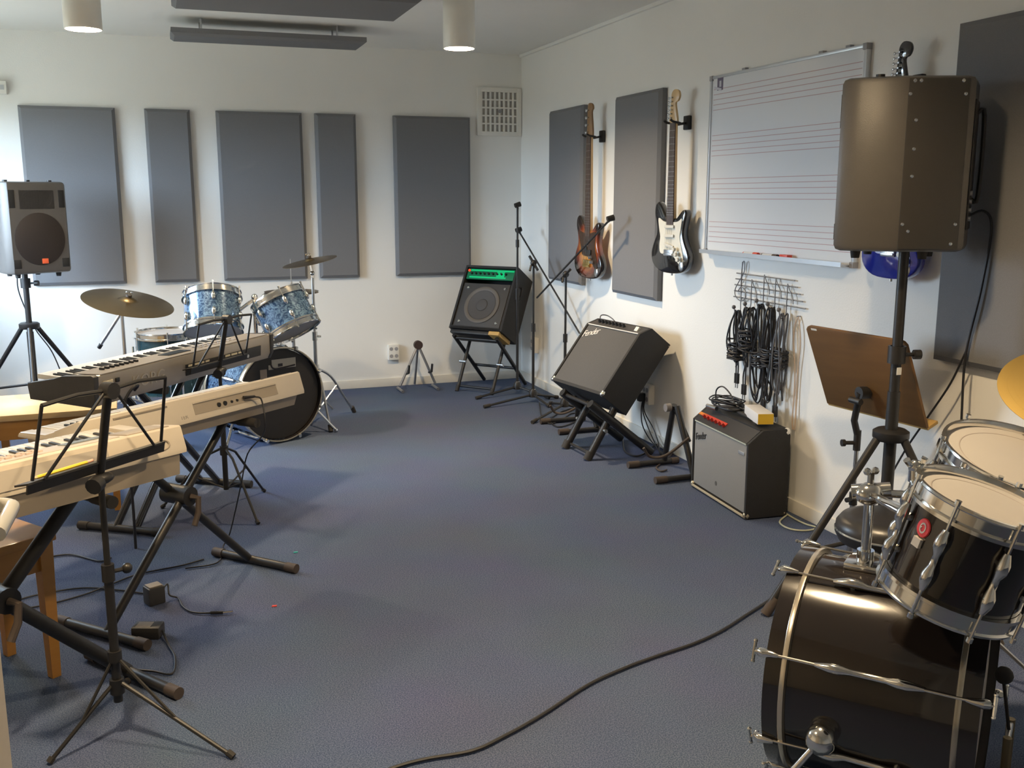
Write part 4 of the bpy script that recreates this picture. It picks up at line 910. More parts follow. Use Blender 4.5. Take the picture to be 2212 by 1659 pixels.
# ================================================================== WIRE MUSIC STANDS
def wire_stand(x, y, a, zl, lab, feet, ledge=.46, lean=.22, pencil=False, hub_z=.27):
    M = Matrix.Translation((x, y, 0)) @ Matrix.Rotation(R(90-a), 4, 'Z')
    t = thing('music_stand', lab, 'music stand', M, 'black folding wire music stands')
    obj('pole', B().cyl((0, 0, .10), (0, 0, zl*.62), .0125, seg=12).cyl((0, 0, zl*.58), (0, 0, zl-.03), .0085, seg=12), BLACK, t)
    obj('pole_clamp', B().cyl((0, 0, zl*.58), (0, 0, zl*.64), .017, seg=12).cyl((0, 0, zl*.61), (.04, -.02, zl*.61), .006, seg=8).ball((.045, -.022, zl*.61), .015, 10), BLACK, t)
    obj('top_knob', B().ball((0, -.01, zl-.04), .022, 12, (1.6, .8, .7)).cyl((-.045, -.02, zl-.05), (-.02, -.012, zl-.045), .022, seg=12), BLACK, t)
    obj('leg_collar', B().cyl((0, 0, hub_z-.03), (0, 0, hub_z+.012), .02, seg=12), BLACK, t)
    if hub_z < .2: obj('strut_collar', B().cyl((0, 0, .22), (0, 0, .25), .019, seg=12), BLACK, t)
    for az, r in feet:
        q = M.inverted() @ V((x+math.sin(R(az))*r, y+math.cos(R(az))*r, .008)); d = V((q.x, q.y, 0))
        lg = obj('leg', B().tube([(d.x*.05, d.y*.05, hub_z), (d.x*.28, d.y*.28, hub_z-.035), (q.x, q.y, q.z)], .006, seg=8), BLACK, t)
        obj('leg_strut', B().tube([(0, 0, .105 if hub_z > .2 else .235), (d.x*.52, d.y*.52, hub_z*.55)], .0045, seg=6), BLACK, t)
        obj('rubber_tip', B().cyl((q.x*.97, q.y*.97, .016), (q.x*1.02, q.y*1.02, .006), .0095, seg=8), RUBBER, lg)
    def p(u, v, o=0): return (u, -v*math.sin(lean)-.006+o, zl+v*math.cos(lean))
    obj('ledge', B().box(p(0, .0, .02), (ledge, .05, .005), Matrix.Rotation(-lean, 4, 'X')).box(p(0, -.008, .0), (ledge, .005, .028), Matrix.Rotation(lean, 4, 'X')), BLACK, t)
    obj('centre_post', B().tube([p(0, -.03), p(0, .215)], .0115, seg=10), BLACK, t)
    obj('desk_hub', B().cyl(p(0, .205, .012), p(0, .205, -.02), .022, seg=14), BLACK, t)
    for s in (-1, 1):
        obj('upper_arm', B().tube([p(0, .205), p(s*.10, .212), p(s*.205, .205)], .0055, seg=8), BLACK, t)
        obj('side_wire', B().tube([p(s*.205, .205), p(s*ledge*.47, .012)], .0045, seg=8), BLACK, t)
        obj('diagonal_wire', B().tube([p(s*.02, .20, -.006), p(s*ledge*.40, .008, -.006)], .0042, seg=8), BLACK, t)
    if pencil:
        tp = thing('pencil', 'long yellow pencil lying on the ledge of the wire music stand', 'pencil', M @ Matrix.Translation(p(-.09, .0, .012)))
        obj('pencil_shaft', B().cyl((-.10, .0, .0115), (.055, 0, .0115), .0046, seg=6), YELLOW, tp); obj('pencil_eraser', B().cyl((.055, 0, .0115), (.075, 0, .0115), .0042, seg=8), mat('pink_eraser', (.75, .45, .35), .6), tp)
        obj('pencil_tip', B().cyl((-.10, 0, .0115), (-.118, 0, .0115), .0042, .0006, seg=6), MAPLE, tp)
    return t
q1, q2 = at(500, 1638, z=0), at(110, 1650, z=0)
def azr(x, y, q): return (math.degrees(math.atan2(q.x-x, q.y-y)), math.hypot(q.x-x, q.y-y))
wire_stand(-2.935, -4.80, 43.5, .778, 'black folding wire music stand with a pencil in front of the beige keyboard', [azr(-2.935, -4.80, q1), azr(-2.935, -4.80, q2), (2, .30)], pencil=True, hub_z=.155)
q3, q4 = at(557, 1133, z=0), at(352, 1098, z=0)
wire_stand(-2.52, -2.818, 38, .715, 'black folding wire music stand behind the silver synthesizer', [azr(-2.52, -2.818, q3), azr(-2.52, -2.818, q4), (40, .30)], ledge=.44, hub_z=.30)

# ================================================================== WOODEN BENCHES
def bench(M, w_, d_, h_, lab, top):
    t = thing('wooden_bench', lab, 'bench', M, 'wooden keyboard benches')
    obj('seat', B().box((0, 0, h_-.014), (w_, d_, .028), bev=.006), top, t)
    for s in (-1, 1):
        obj('apron', B().box((0, s*(d_/2-.03), h_-.073), (w_-.08, .02, .09), bev=.002), WOODO, t); obj('end_apron', B().box((s*(w_/2-.03), 0, h_-.073), (.02, d_-.08, .09), bev=.002), WOODO, t)
        for e in (-1, 1):
            x, y = s*(w_/2-.03), e*(d_/2-.03)
            b = B(); a1, a2 = .021, .014
            b.put([(x+i*a2, y+j*a2, 0) for i, j in ((-1, -1), (1, -1), (1, 1), (-1, 1))]+[(x+i*a1, y+j*a1, h_-.028) for i, j in ((-1, -1), (1, -1), (1, 1), (-1, 1))], [(0, 3, 2, 1), (4, 5, 6, 7)]+[(k, (k+1) % 4, 4+(k+1) % 4, 4+k) for k in range(4)])
            obj('leg', b, WOODO, t)
    return t
L3 = V((math.sin(R(54.3)), math.cos(R(54.3)), 0)); D3 = V((math.cos(R(54.3)), -math.sin(R(54.3)), 0))
c3 = V((-3.141, -4.367, 0))-L3*.28-D3*.13
bench(Matrix.Translation(c3) @ Matrix.Rotation(R(90-54.3), 4, 'Z'), .62, .32, .47, 'orange wooden bench tucked under the beige keyboard with visible keys', WOODO)
bench(rz(-3.27, -2.42, 0, 2), .56, .52, .50, 'pale-topped wooden bench at the dark end of the silver synthesizer', WOODT)

# ================================================================== DRUMS
def drum(name, M, r, ln, lab, group, shellm, topm, botm, lugs=6, badge=None, small_lug=False, a0=0.):
    """tom: local z = shell axis, top head at z=0, bottom at z=-ln"""
    t = thing(name, lab, 'drum', M, group)
    obj('shell', B().lathe([(r-.008, -.006), (r, -.010), (r, -ln+.010), (r-.008, -ln+.006)], None, 48), shellm, t, 60)
    obj('top_head', B().lathe([(0, .001), (r*.70, .001), (r-.002, .002)], None, 48), topm, t)
    if r > .1 and topm is HEADW: obj('head_ring', B().lathe([(r*.80-.002, .0012), (r*.80, .0022), (r*.80+.002, .0014)], None, 48), mat('head_ring_grey', (.30, .27, .25), .5), t)
    obj('bottom_head', B().lathe([(0, -ln), (r*.7, -ln), (r-.002, -ln)], None, 48), botm, t)
    def hoop(z, d):
        return B().lathe([(r+.001, z-d*.024), (r+.013, z-d*.024), (r+.013, z-d*.016), (r+.005, z-d*.012), (r+.005, z+d*.010), (r+.010, z+d*.014), (r+.009, z+d*.019), (r+.001, z+d*.019), (r-.003, z+d*.008), (r-.003, z+d*.002), (r+.001, z-d*.010), (r+.001, z-d*.024)], None, 48)
    obj('top_hoop', hoop(0, 1), CHROME, t); obj('bottom_hoop', hoop(-ln, -1), CHROME, t)
    for k in range(lugs):
        a = a0+2*PI*(k+.5)/lugs; c, s = math.cos(a), math.sin(a); P = lambda rr, z: (c*rr, s*rr, z)
        b = B()
        if small_lug:
            b.ball(P(r+.012, -ln*.72), .017, 12, (.8, .8, 1.7)).cyl(P(r-.002, -ln*.72), P(r+.014, -ln*.72), .012, seg=10)
            obj('lug', B().ball(P(r+.012, -ln*.28), .017, 12, (.8, .8, 1.7)).cyl(P(r-.002, -ln*.28), P(r+.014, -ln*.28), .012, seg=10), CHROME, t)
        else:
            b.tube([P(r+.012, -ln*.18), P(r+.016, -ln*.28), P(r+.016, -ln*.36), P(r+.011, -ln*.44), P(r+.011, -ln*.56), P(r+.016, -ln*.64), P(r+.016, -ln*.72), P(r+.012, -ln*.82)], [.007, .013, .013, .008, .008, .013, .013, .007], seg=10)
            b.cyl(P(r-.002, -ln*.32), P(r+.014, -ln*.32), .009, seg=8).cyl(P(r-.002, -ln*.68), P(r+.014, -ln*.68), .009, seg=8)
        lg = obj('lug', b, CHROME, t)
        obj('tension_rod', B().cyl(P(r+.0135, .022), P(r+.0135, -ln*.25), .0035, seg=8).cyl(P(r+.0135, .020), P(r+.0135, .030), .0065, seg=8), CHROME, lg)
        obj('tension_rod', B().cyl(P(r+.0135, -ln-.022), P(r+.0135, -ln*.75), .0035, seg=8).cyl(P(r+.0135, -ln-.020), P(r+.0135, -ln-.030), .0065, seg=8), CHROME, lg)
    if badge is not None:
        c, s = math.cos(badge), math.sin(badge); F_ = frame((c*(r+.0005), s*(r+.0005), -ln*.30), (c, s, 0), (-s, c, 0))
        bg_ = obj('round_badge', B().lathe([(0, .003), (.019, .0025), (.021, 0)], F_ @ Matrix.Diagonal((.85, 1, 1, 1)), 24), REDB, t)
        obj('badge_letter', B().lathe([(.007, .0035), (.0105, .0035), (.0105, .003)], F_ @ Matrix.Diagonal((.8, 1.15, 1, 1)), 20).box(F_ @ V((-.004, 0, .0034)), (.003, .003, .003)), HEADW, bg_)
        obj('badge_plate', B().box(F_ @ V((0, -.033, .001)), (.02, .02, .012), F_), mat('badge_pale', (.45, .42, .38), .4), bg_)
    return t
def axis_frame(c, n, xh=None): return frame(c, n, xh)
KR, KL = 'black drum kit', 'blue pearl drum kit'
# --- black kit: bass drum
AX = V((math.sin(R(140.07)), math.cos(R(140.07)), 0)); BC = V((-1.211, -5.528, .285))
MBD = frame(BC, AX, (0, 0, 1))            # z along the axis (towards the player), x is up
t = thing('bass_drum', 'black lacquered bass drum lying on its side with chrome rods', 'drum', MBD, KR)
r = .272
obj('shell', B().lathe([(r-.008, -.010), (r, -.012), (r, .393), (r-.008, .391)], None, 72), EBONY, t, 60)
for z, nm in ((-.022, 'front_head'), (.403, 'batter_head')): obj(nm, B().lathe([(0, z), (r*.7, z), (r-.002, z)], None, 64), HEADB if z < 0 else HEADW, t)
for z0_, d in ((-.044, 1), (.425, -1)):
    hp = obj('hoop', B().lathe([(r+.002, z0_), (r+.012, z0_), (r+.012, z0_+d*.044), (r+.002, z0_+d*.044), (r+.002, z0_)], None, 72), EBONY, t)
    obj('hoop_inlay', B().lathe([(r+.0122, z0_+d*.038), (r+.0138, z0_+d*.040), (r+.0138, z0_+d*.050), (r+.001, z0_+d*.052)], None, 72), mat('pale_chrome_inlay', (.62, .56, .46), .22, .8), hp)
for k in range(8):
    a = R(33+45*k-22.5+12); c, s = math.cos(a), math.sin(a); P = lambda rr, z: (c*rr, s*rr, z)
    lg = obj('lug', B().tube([P(r+.010, .07), P(r+.015, .105), P(r+.015, .125), P(r+.009, .15), P(r+.009, .23), P(r+.015, .255), P(r+.015, .275), P(r+.010, .31)], [.006, .012, .012, .0075, .0075, .012, .012, .006], seg=10).cyl(P(r-.002, .115), P(r+.013, .115), .008, seg=8).cyl(P(r-.002, .265), P(r+.013, .265), .008, seg=8), CHROME, t)
    for z1_, z2_, d in ((-.05, .08, -1), (.43, .30, 1)):
        rd = obj('tension_rod', B().cyl(P(r+.0165, z1_), P(r+.0125, z2_), .0035, seg=8), CHROME, lg)
        obj('claw_hook', B().tube([P(r+.018, z1_-d*.035), P(r+.0185, z1_), P(r+.014, z1_+d*.008), P(r+.003, z1_+d*.010)], [.005, .012, .011, .007], seg=10), CHROME, lg)
        e1 = V(P(r+.018, z1_+d*.022)); tx = V((-s, c, 0)); obj('t_handle', B().cyl(P(r+.018, z1_), e1, .004, seg=8).cyl(e1-tx*.024, e1+tx*.024, .0042, seg=8).ball(e1-tx*.024, .0055, 8).ball(e1+tx*.024, .0055, 8), CHROME, lg)
# spur on the near side
nearv = V((-AX.y, AX.x, 0)); nearv = nearv if nearv.dot(CAM-BC) > 0 else -nearv
sp0 = BC+AX*.10+nearv*(r*.955)+V((0, 0, -.055))
spn = (nearv*.955+V((0, 0, -.2))).normalized()
sp = obj('spur_bracket', W(t).cyl(sp0-spn*.012, sp0+spn*.022, .034, seg=16).ball(sp0+spn*.028, .037, 16), CHROME, t)
foot_ = sp0+nearv*.10-AX*.14; foot_.z = .01
obj('spur_leg', W(t).cyl(sp0+spn*.03, foot_, .0085, seg=10).ball(foot_, .012, 10), CHROME, sp)
# tom holder on top
tp0 = BC+AX*.12+V((0, 0, r))
th = obj('holder_plate', W(t).box(tp0+V((0, 0, .006)), (.09, .075, .018), Matrix.Rotation(R(-50), 4, 'Z'), bev=.005).cyl(tp0, tp0+V((0, 0, .045)), .021, seg=16), CHROME, t)
pt = tp0+V((0, 0, .19))
obj('holder_post', W(t).cyl(tp0+V((0, 0, .03)), pt, .0125, seg=14), CHROME, th)
obj('holder_clamp', W(t).ball(pt, .032, 14, (1.2, 1, .9)).cyl(pt+V((-.03, .03, .0)), pt+V((.045, -.02, .012)), .019, seg=12).cyl(pt+V((0, 0, .02)), pt+V((.0, .0, .055)), .008, seg=8).ball(pt+V((-.012, .0, .058)), .010, 8).ball(pt+V((.012, 0, .058)), .010, 8), CHROME, th)
T1c, T1a = V((-1.145, -5.99, .833)), V((.17, -.21, .963)).normalized()
T2c, T2a = V((-.75, -5.706, .815)), V((.043, -.282, .958)).normalized()
obj('holder_arm', W(t).tube([pt, T1c-T1a*.11+(pt-T1c+T1a*.11).normalized()*.15], .010, seg=10), CHROME, th)
obj('holder_arm', W(t).tube([pt+V((.02, 0, 0)), T2c-T2a*.11+(pt-T2c+T2a*.11).normalized()*.19], .010, seg=10), CHROME, th)
bad = (CAM-T1c); F1 = frame(T1c, T1a); bl = F1.to_3x3().inverted() @ bad; ba = math.atan2(bl.y, bl.x)
drum('tom_drum', F1, .141, .215, 'black tom drum with a round red badge above the bass drum', KR, EBONY, HEADW, HEADB, 8, badge=ba-.67, a0=ba-.693)
drum('tom_drum', frame(T2c, T2a), .184, .25, 'larger black tom drum behind the one with the red badge', KR, EBONY, HEADW, HEADB, 6)
wn = T1c+V((-.06, .145, .045))
t = thing('wing_nut_clamp', 'chrome wing-nut clamp rising between the two black toms', 'clamp', wn)
obj('clamp_body', B().cyl((0, 0, -.03), (0, 0, .0), .014, seg=12).ball((0, 0, .004), .016, 12), CHROME, t)
for s in (-1, 1): obj('wing', B().tube([(0, 0, .004), (s*.018, 0, .012), (s*.026, 0, .022)], [.008, .007, .008], seg=8), CHROME, t)
obj('clamp_stem', B().tube([(0, 0, -.03), (.0, .03, -.10), V(pt)-wn], .008, seg=8), CHROME, t)
# --- cymbals
def cymbal(c, n, r, lab, m, group, bow=.12):
    t = thing('cymbal', lab, 'cymbal', frame(c, n), group)
    pr_ = [(.007, .030), (.012, .029)]+[(r*.17*k/6+.006, .029-.018*(k/6)**2) for k in range(2, 7)]
    k0 = pr_[-1][1]
    pr_ += [(r*(.17+.83*k/16)+.006*(1-k/16), k0-k0*0-(bow*r)*(k/16)**1.6*.55) for k in range(1, 17)]
    full = pr_+[(x, z-.0016) for x, z in reversed(pr_)]
    obj('bronze_disc', B().lathe(full+[full[0]], None, 56), m, t, 70)
    gb = B()
    for k in range(8): gb.lathe([(r*(.35+.075*k)-.0012, 0), (r*(.35+.075*k), .0002), (r*(.35+.075*k)+.0012, 0)], Matrix.Translation((0, 0, k0-(bow*r)*(((.35+.075*k)-.17)/.83)**1.6*.55)), 56)
    obj('lathe_grooves', gb, m, t)
    obj('felt_washer', B().cyl((0, 0, .030), (0, 0, .042), .016, seg=14), mat('dark_felt', (.05, .045, .04), .9), t)
    obj('wing_nut', B().cyl((0, 0, .042), (0, 0, .056), .006, seg=8).ball((.012, 0, .055), .007, 8).ball((-.012, 0, .055), .007, 8), CHROME, t)
    return t
def cymbal_stand(base, top, n, feet, lab, group, boom=None, zt=.34):
    t = thing('cymbal_stand', lab, 'stand', base, group)
    b0 = V(base); tp = V(top)
    if boom is None: seg_ = [(b0+V((0, 0, .06)), V((b0.x, b0.y, tp.z*.55)), .0125), (V((b0.x, b0.y, tp.z*.5)), V((b0.x, b0.y, tp.z-.10)), .0095)]
    else: seg_ = [(b0+V((0, 0, .06)), V((b0.x, b0.y, boom.z*.6)), .0125), (V((b0.x, b0.y, boom.z*.55)), V((b0.x, b0.y, boom.z)), .0095)]
    b = W(t)
    for a, c, r in seg_: b.cyl(a, c, r, seg=12)
    obj('pole', b, STEEL, t)
    if boom is None:
        obj('tilter', W(t).tube([V((b0.x, b0.y, tp.z-.11)), V((b0.x, b0.y, tp.z-.06)), tp+V(n)*.03], .008, seg=8).ball(V((b0.x, b0.y, tp.z-.07)), .016, 10), CHROME, t)
    else:
        v = (tp-boom).normalized()
        obj('boom_arm', W(t).tube([boom-v*.26, tp, tp+V(n)*.03], .008, seg=8), STEEL, t); obj('boom_clamp', W(t).ball(boom, .022, 12), CHROME, t)
        obj('boom_end', W(t).cyl(boom-v*.27, boom-v*.245, .012, seg=10), BLACK, t)
    obj('height_collar', W(t).cyl(V((b0.x, b0.y, (tp.z if boom is None else boom.z)*.52)), V((b0.x, b0.y, (tp.z if boom is None else boom.z)*.575)), .018, seg=12).cyl(V((b0.x, b0.y, tp.z*.545)), V((b0.x+.04, b0.y-.01, tp.z*.545)), .007, seg=8), CHROME, t)
    obj('leg_hub', W(t).cyl(b0+V((0, 0, zt-.02)), b0+V((0, 0, zt+.03)), .02, seg=12), CHROME, t)
    for az_, rr in feet:
        dx, dy = math.sin(R(az_))*rr, math.cos(R(az_))*rr
        lg = obj('leg', W(t).bend([b0+V((dx*.05, dy*.05, zt)), b0+V((dx*.4, dy*.4, zt*.80)), b0+V((dx*.75, dy*.75, zt*.36)), b0+V((dx, dy, .02))], .0085, n=4, seg=8), STEEL, t)
        obj('rubber_foot', W(t).cyl(b0+V((dx*.97, dy*.97, .045)), b0+V((dx*1.03, dy*1.03, .004)), .015, seg=10), RUBBER, lg)
        obj('leg_brace', W(t).cyl(b0+V((0, 0, .075)), b0+V((dx*.55, dy*.55, zt*.62)), .006, seg=6), STEEL, t)
    return t
cyR = V((-.47, -5.62, .985)); nR = V((-.25, -.35, .85)).normalized()
cymbal(cyR-nR*.03, nR, .20, 'bright yellow bronze cymbal over the black toms', CYMBY, KR)
cymbal_stand(V((-.40, -5.52, 0)), cyR, nR, ((100, .30), (220, .34), (340, .34)), 'chrome stand of the bright yellow cymbal beside the black kit', KR, zt=.3)
# --- throne
t = thing('drum_throne', 'low black round drum stool between the black drums and the whiteboard wall', 'stool', (-.69, -5.18, 0), KR)
obj('cushion', B().lathe([(0, .505), (.10, .505), (.135, .495), (.15, .475), (.152, .445), (.14, .422), (.12, .415), (0, .415)], None, 40), mat('black_vinyl_seat', (.02, .02, .022), .35, noise=.1), t)
obj('seat_piping', B().lathe([(.151, .452), (.154, .456), (.151, .460)], None, 40), CHROME, t)
obj('post', B().cyl((0, 0, .10), (0, 0, .42), .014, seg=12).cyl((0, 0, .38), (0, 0, .418), .04, seg=16), BLACK, t)
for a in (30, 150, 270):
    dx, dy = math.sin(R(a))*.24, math.cos(R(a))*.24
    lg = obj('leg', B().tube([(dx*.08, dy*.08, .27), (dx, dy, .015)], .010, seg=8), BLACK, t); obj('rubber_foot', B().cyl((dx*.95, dy*.95, .03), (dx*1.03, dy*1.03, .004), .016, seg=10), RUBBER, lg)
    obj('leg_brace', B().cyl((0, 0, .12), (dx*.5, dy*.5, .15), .006, seg=6), BLACK, t)
# --- bass drum pedal
PM = frame(BC+AX*.44+V((0, 0, -BC.z)), (0, 0, 1), AX)
t = thing('drum_pedal', 'dark metal bass drum pedal clamped at the batter side', 'pedal', PM, KR)
obj('base_plate', B().box((.14, 0, .008), (.30, .085, .008), bev=.002), BLACK, t)
obj('footboard', B().box((.17, 0, .055), (.25, .07, .008), Matrix.Rotation(R(18), 4, 'Y'), bev=.002), mat('worn_brass_footboard', (.25, .20, .12), .4, .7), t)
for s in (-1, 1): obj('upright', B().cyl((.035, s*.05, .008), (.035, s*.05, .22), .010, seg=10), mat('worn_brass_footboard', (0, 0, 0)), t)
obj('axle', B().cyl((.035, -.055, .21), (.035, .055, .21), .007, seg=10), STEEL, t)
obj('beater', B().cyl((.035, 0, .21), (.012, 0, .34), .004, seg=8).ball((.012, 0, .35), .022, 12, (1, .8, 1)), RUBBER, t)

# --- blue kit
n_ = V((.42, -.908, 0)).normalized(); bc = V((-2.115, -1.562, .297))
MB2 = frame(bc, n_, (0, 0, 1)); r = .275
t = thing('bass_drum', 'blue pearl bass drum with black front head and a pale name plate', 'drum', MB2, KL)
obj('shell', B().lathe([(r-.008, -.02), (r, -.022), (r, -.385), (r-.008, -.383)], None, 64), PEARL, t, 60)
fh = obj('front_head', B().lathe([(0, -.004), (r*.7, -.004), (r-.002, -.006)], None, 64), HEADB, t); obj('batter_head', B().lathe([(0, -.40), (r*.7, -.40), (r-.002, -.40)], None, 48), HEADW, t)
for z0_, d in ((.018, -1), (-.42, 1)):
    hp = obj('hoop', B().lathe([(r+.001, z0_), (r+.012, z0_), (r+.012, z0_+d*.04), (r+.001, z0_+d*.04), (r+.001, z0_)], None, 64), EBONY, t)
    obj('hoop_rim', B().lathe([(r+.0122, z0_+d*.004), (r+.014, z0_+d*.008), (r+.014, z0_+d*.03), (r+.012, z0_+d*.036)], None, 64).lathe([(r+.005, z0_-d*.0008), (r+.009, z0_-d*.002), (r+.0135, z0_-d*.0006), (r+.0142, z0_+d*.006)], None, 64), mat('hoop_chrome_rim', (.60, .54, .42), .25, .8), hp)
for k in range(8):
    a = R(22.5+45*k); c, s = math.cos(a), math.sin(a); P = lambda rr, z: (c*rr, s*rr, z)
    lg = obj('lug', B().tube([P(r+.008, -.07), P(r+.016, -.10), P(r+.016, -.30), P(r+.008, -.33)], [.006, .012, .012, .006], seg=8), CHROME, t)
    for z1_, z2_, d in ((.022, -.09, 1), (-.424, -.31, -1)):
        obj('claw_hook', B().cyl(P(r+.0165, z1_-d*.01), P(r+.012, z2_), .0035, seg=6).tube([P(r+.017, z1_-d*.045), P(r+.019, z1_), P(r+.004, z1_+d*.006)], [.006, .012, .008], seg=8), CHROME, lg)
# name plate with its swoosh on the head (x is up, y sideways in the drum's frame)
side = (MB2.to_3x3().inverted() @ V((1, 0, 0))); sy = 1 if side.y > 0 else -1
np_ = obj('name_plate', B().box((.185, sy*.035, -.0025), (.058, .165, .001)).box((.17, sy*-.055, -.0025), (.028, .03, .001)), mat('plate_grey', (.42, .39, .33), .45), fh)
obj('plate_swoosh', B().bend([(.19, sy*-.055, -.001), (.168, sy*-.045, -.001), (.158, sy*-.02, -.001), (.160, sy*.03, -.001), (.168, sy*.11, -.001)], .005, n=4, seg=6), mat('swoosh_dark', (.03, .025, .03), .5), np_)
obj('plate_block', B().box((.178, sy*.01, -.001), (.018, .03, .002)), mat('swoosh_dark', (0, 0, 0)), np_)
obj('small_sticker', B().box((.135, sy*-.105, -.0025), (.055, .045, .001)), mat('sticker_tan', (.33, .26, .20), .5), fh)
for s in (-1, 1):
    q = bc+n_*-.09+V((-n_.y, n_.x, 0))*s*.255; q.z = .20; f_ = q+V((-n_.y, n_.x, 0))*s*.13+n_*.10; f_.z = .012
    obj('spur_leg', W(t).cyl(q, f_, .008, seg=8).ball(q, .022, 10).ball(f_, .012, 8), CHROME, t)
bt = bc-n_*.19; hp0 = V((bt.x, bt.y, bc.z+r))
T3c, T4c = V((-2.465, -1.30, .875)), V((-2.095, -1.475, .86))
T3a = V((.03, .46, .89)).normalized(); T4a = V((-.36, .36, .86)).normalized()
th = obj('holder_block', W(t).box(hp0+V((0, 0, .008)), (.09, .09, .024), bev=.005), CHROME, t)
pst = hp0+V((-.0, -.01, .30))
for s in (-1, 1): obj('holder_post', W(t).cyl(hp0+V((s*.03, 0, .01)), pst+V((s*.03, 0, 0)), .0125, seg=10), CHROME, th)
for Tc, Ta, rr, s in ((T3c, T3a, .165, -1), (T4c, T4a, .16, 1)):
    q = Tc-Ta*.11; v = (pst+V((s*.03, 0, 0)))-q; v = v-Ta*v.dot(Ta); e = q+v.normalized()*rr
    obj('holder_arm', W(t).tube([pst+V((s*.03, 0, -.01)), e], .010, seg=8).ball(pst+V((s*.03, 0, 0)), .02, 10), CHROME, th)
drum('tom_drum', frame(T3c, T3a), .165, .22, 'blue pearl tom drum above the black and white keys, upright of the pair', KL, PEARL, HEADW, HEADW, 6, small_lug=True)
drum('tom_drum', frame(T4c, T4a), .160, .21, 'blue pearl tom drum leaning over the black front drum head', KL, PEARL, HEADW, HEADW, 6, small_lug=True)
t = drum('floor_tom', Matrix.Translation((-2.735, -.86, .605)), .195, .40, 'dark teal floor tom standing behind the silver synthesizer', KL, mat('dark_teal_wrap', (.012, .04, .05), .2, .2, nscale=26, noise=.4, coat=.6), HEADW, HEADW, 6, small_lug=True)
for a in (50, 170, 290):
    c, s = math.cos(R(a)), math.sin(R(a)); obj('leg', B().cyl((c*.215, s*.215, -.08), (c*.215, s*.215, -.585), .007, seg=8).ball((c*.215, s*.215, -.59), .013, 8), CHROME, t)
nr = V((.19, -.20, .96)).normalized(); cr = V((-2.93, -1.655, .893))
cymbal(cr, nr, .245, 'large dark bronze ride cymbal left of the blue toms', CYMB, KL)
bm_ = V((-2.935, -1.60, .80))
bq = at(263, 674, d=5.52); cymbal_stand(V((bq.x, bq.y, 0)), cr, nr, ((60, .33), (180, .25), (300, .33)), 'chrome boom stand carrying the large ride cymbal', KL, boom=bq)
cb = V((-1.83, -1.10, 0)); ct = V((-1.845, -1.115, 1.055)); nc = V((-.20, -.03, .97)).normalized()
cymbal(ct, nc, .175, 'thin bronze crash cymbal seen edge-on above the blue toms', CYMB, KL, .07)
cymbal_stand(cb, ct, nc, (azr(cb.x, cb.y, V((-1.795, -1.394, 0))), azr(cb.x, cb.y, V((-1.555, -.885, 0))), (-40, .16)), 'tall chrome stand of the thin crash cymbal', KL, zt=.36)
hx, hy = -1.93, -.80
t = thing('hi_hat', 'pair of hi-hat cymbals on a slim stand behind the blue toms', 'hi-hat', (hx, hy, 0), KL)
obj('pull_rod', B().cyl((0, 0, .3), (0, 0, 1.06), .0032, seg=8), STEEL, t); obj('stand_tube', B().cyl((0, 0, .05), (0, 0, .80), .011, seg=10), STEEL, t)
for z, s in ((.845, 1), (.835, -1)): obj('hat_cymbal', B().lathe([(.006, z+s*.028), (.028, z+s*.022), (.034, z+s*.012), (.18, z), (.034, z+s*.010), (.006, z+s*.026), (.006, z+s*.028)], None, 40), CYMB, t)
obj('clutch', B().cyl((0, 0, .875), (0, 0, .91), .011, seg=10), CHROME, t)
for a in (80, 200, 320):
    dx, dy = math.sin(R(a))*.26, math.cos(R(a))*.26; obj('leg', B().tube([(dx*.05, dy*.05, .28), (dx, dy, .01)], .007, seg=8), STEEL, t)
obj('foot_pedal', B().box((-.0, -.14, .04), (.07, .24, .008), Matrix.Rotation(R(10), 4, 'X'), bev=.002), STEEL, t)

# ================================================================== LOOSE THINGS ON THE CARPET
p = at(333, 1283, z=.035)
t = thing('power_adapter', 'black plug-in power adapter with a jack lead on the carpet', 'adapter', rz(p.x, p.y, 0, 25), 'black adapters on the carpet')
obj('adapter_body', B().box((0, 0, .034), (.062, .055, .066), bev=.006), DARK, t)
obj('adapter_top', B().box((0, 0, .069), (.05, .045, .006), bev=.002), mat('adapter_grey', (.22, .19, .16), .5), t)
obj('lead', W(t).bend([V((p.x+.03, p.y, .05)), at(362, 1262, z=.05), at(366, 1285, z=.02), at(385, 1292, z=.006), at(395, 1310, z=.006), at(420, 1323, z=.006), at(470, 1324, z=.007)], .0032, n=6, seg=7), CABLE, t)
a_, c_ = at(455, 1324, z=.008), at(482, 1323, z=.008); e_ = at(503, 1321, z=.008)
j = obj('jack_plug', W(t).cyl(a_, c_, .0058, seg=10), BLACK, t); obj('jack_tip', W(t).cyl(c_, e_, .0032, seg=8), CHROME, j)
p = at(320, 1362, z=.02)
t = thing('power_adapter', 'flat black power adapter lying on the carpet by the music stand pole', 'adapter', rz(p.x, p.y, 0, -20), 'black adapters on the carpet')
obj('adapter_body', B().box((0, 0, .021), (.095, .06, .042), bev=.006), DARK, t)
obj('adapter_label', B().box((-.01, 0, .0422), (.05, .04, .001)), mat('adapter_grey', (0, 0, 0)), t)
obj('lead', W(t).bend([V((p.x+.045, p.y-.01, .02)), at(365, 1395, z=.006), at(378, 1420, z=.006), at(372, 1455, z=.006), at(330, 1450, z=.006), at(295, 1447, z=.006)], .0035, n=6, seg=7), CABLE, t)
def floor_cable(pts, lab, r=.0045, m=CABLE, group='cables across the carpet'):
    P = [at(*q, z=r+.002) if len(q) == 2 else V(q) for q in pts]
    t = thing('floor_cable', lab, 'cable', (P[0].x, P[0].y, 0), group)
    obj('cable_run', W(t).bend(P, r, n=8, seg=7), m, t)
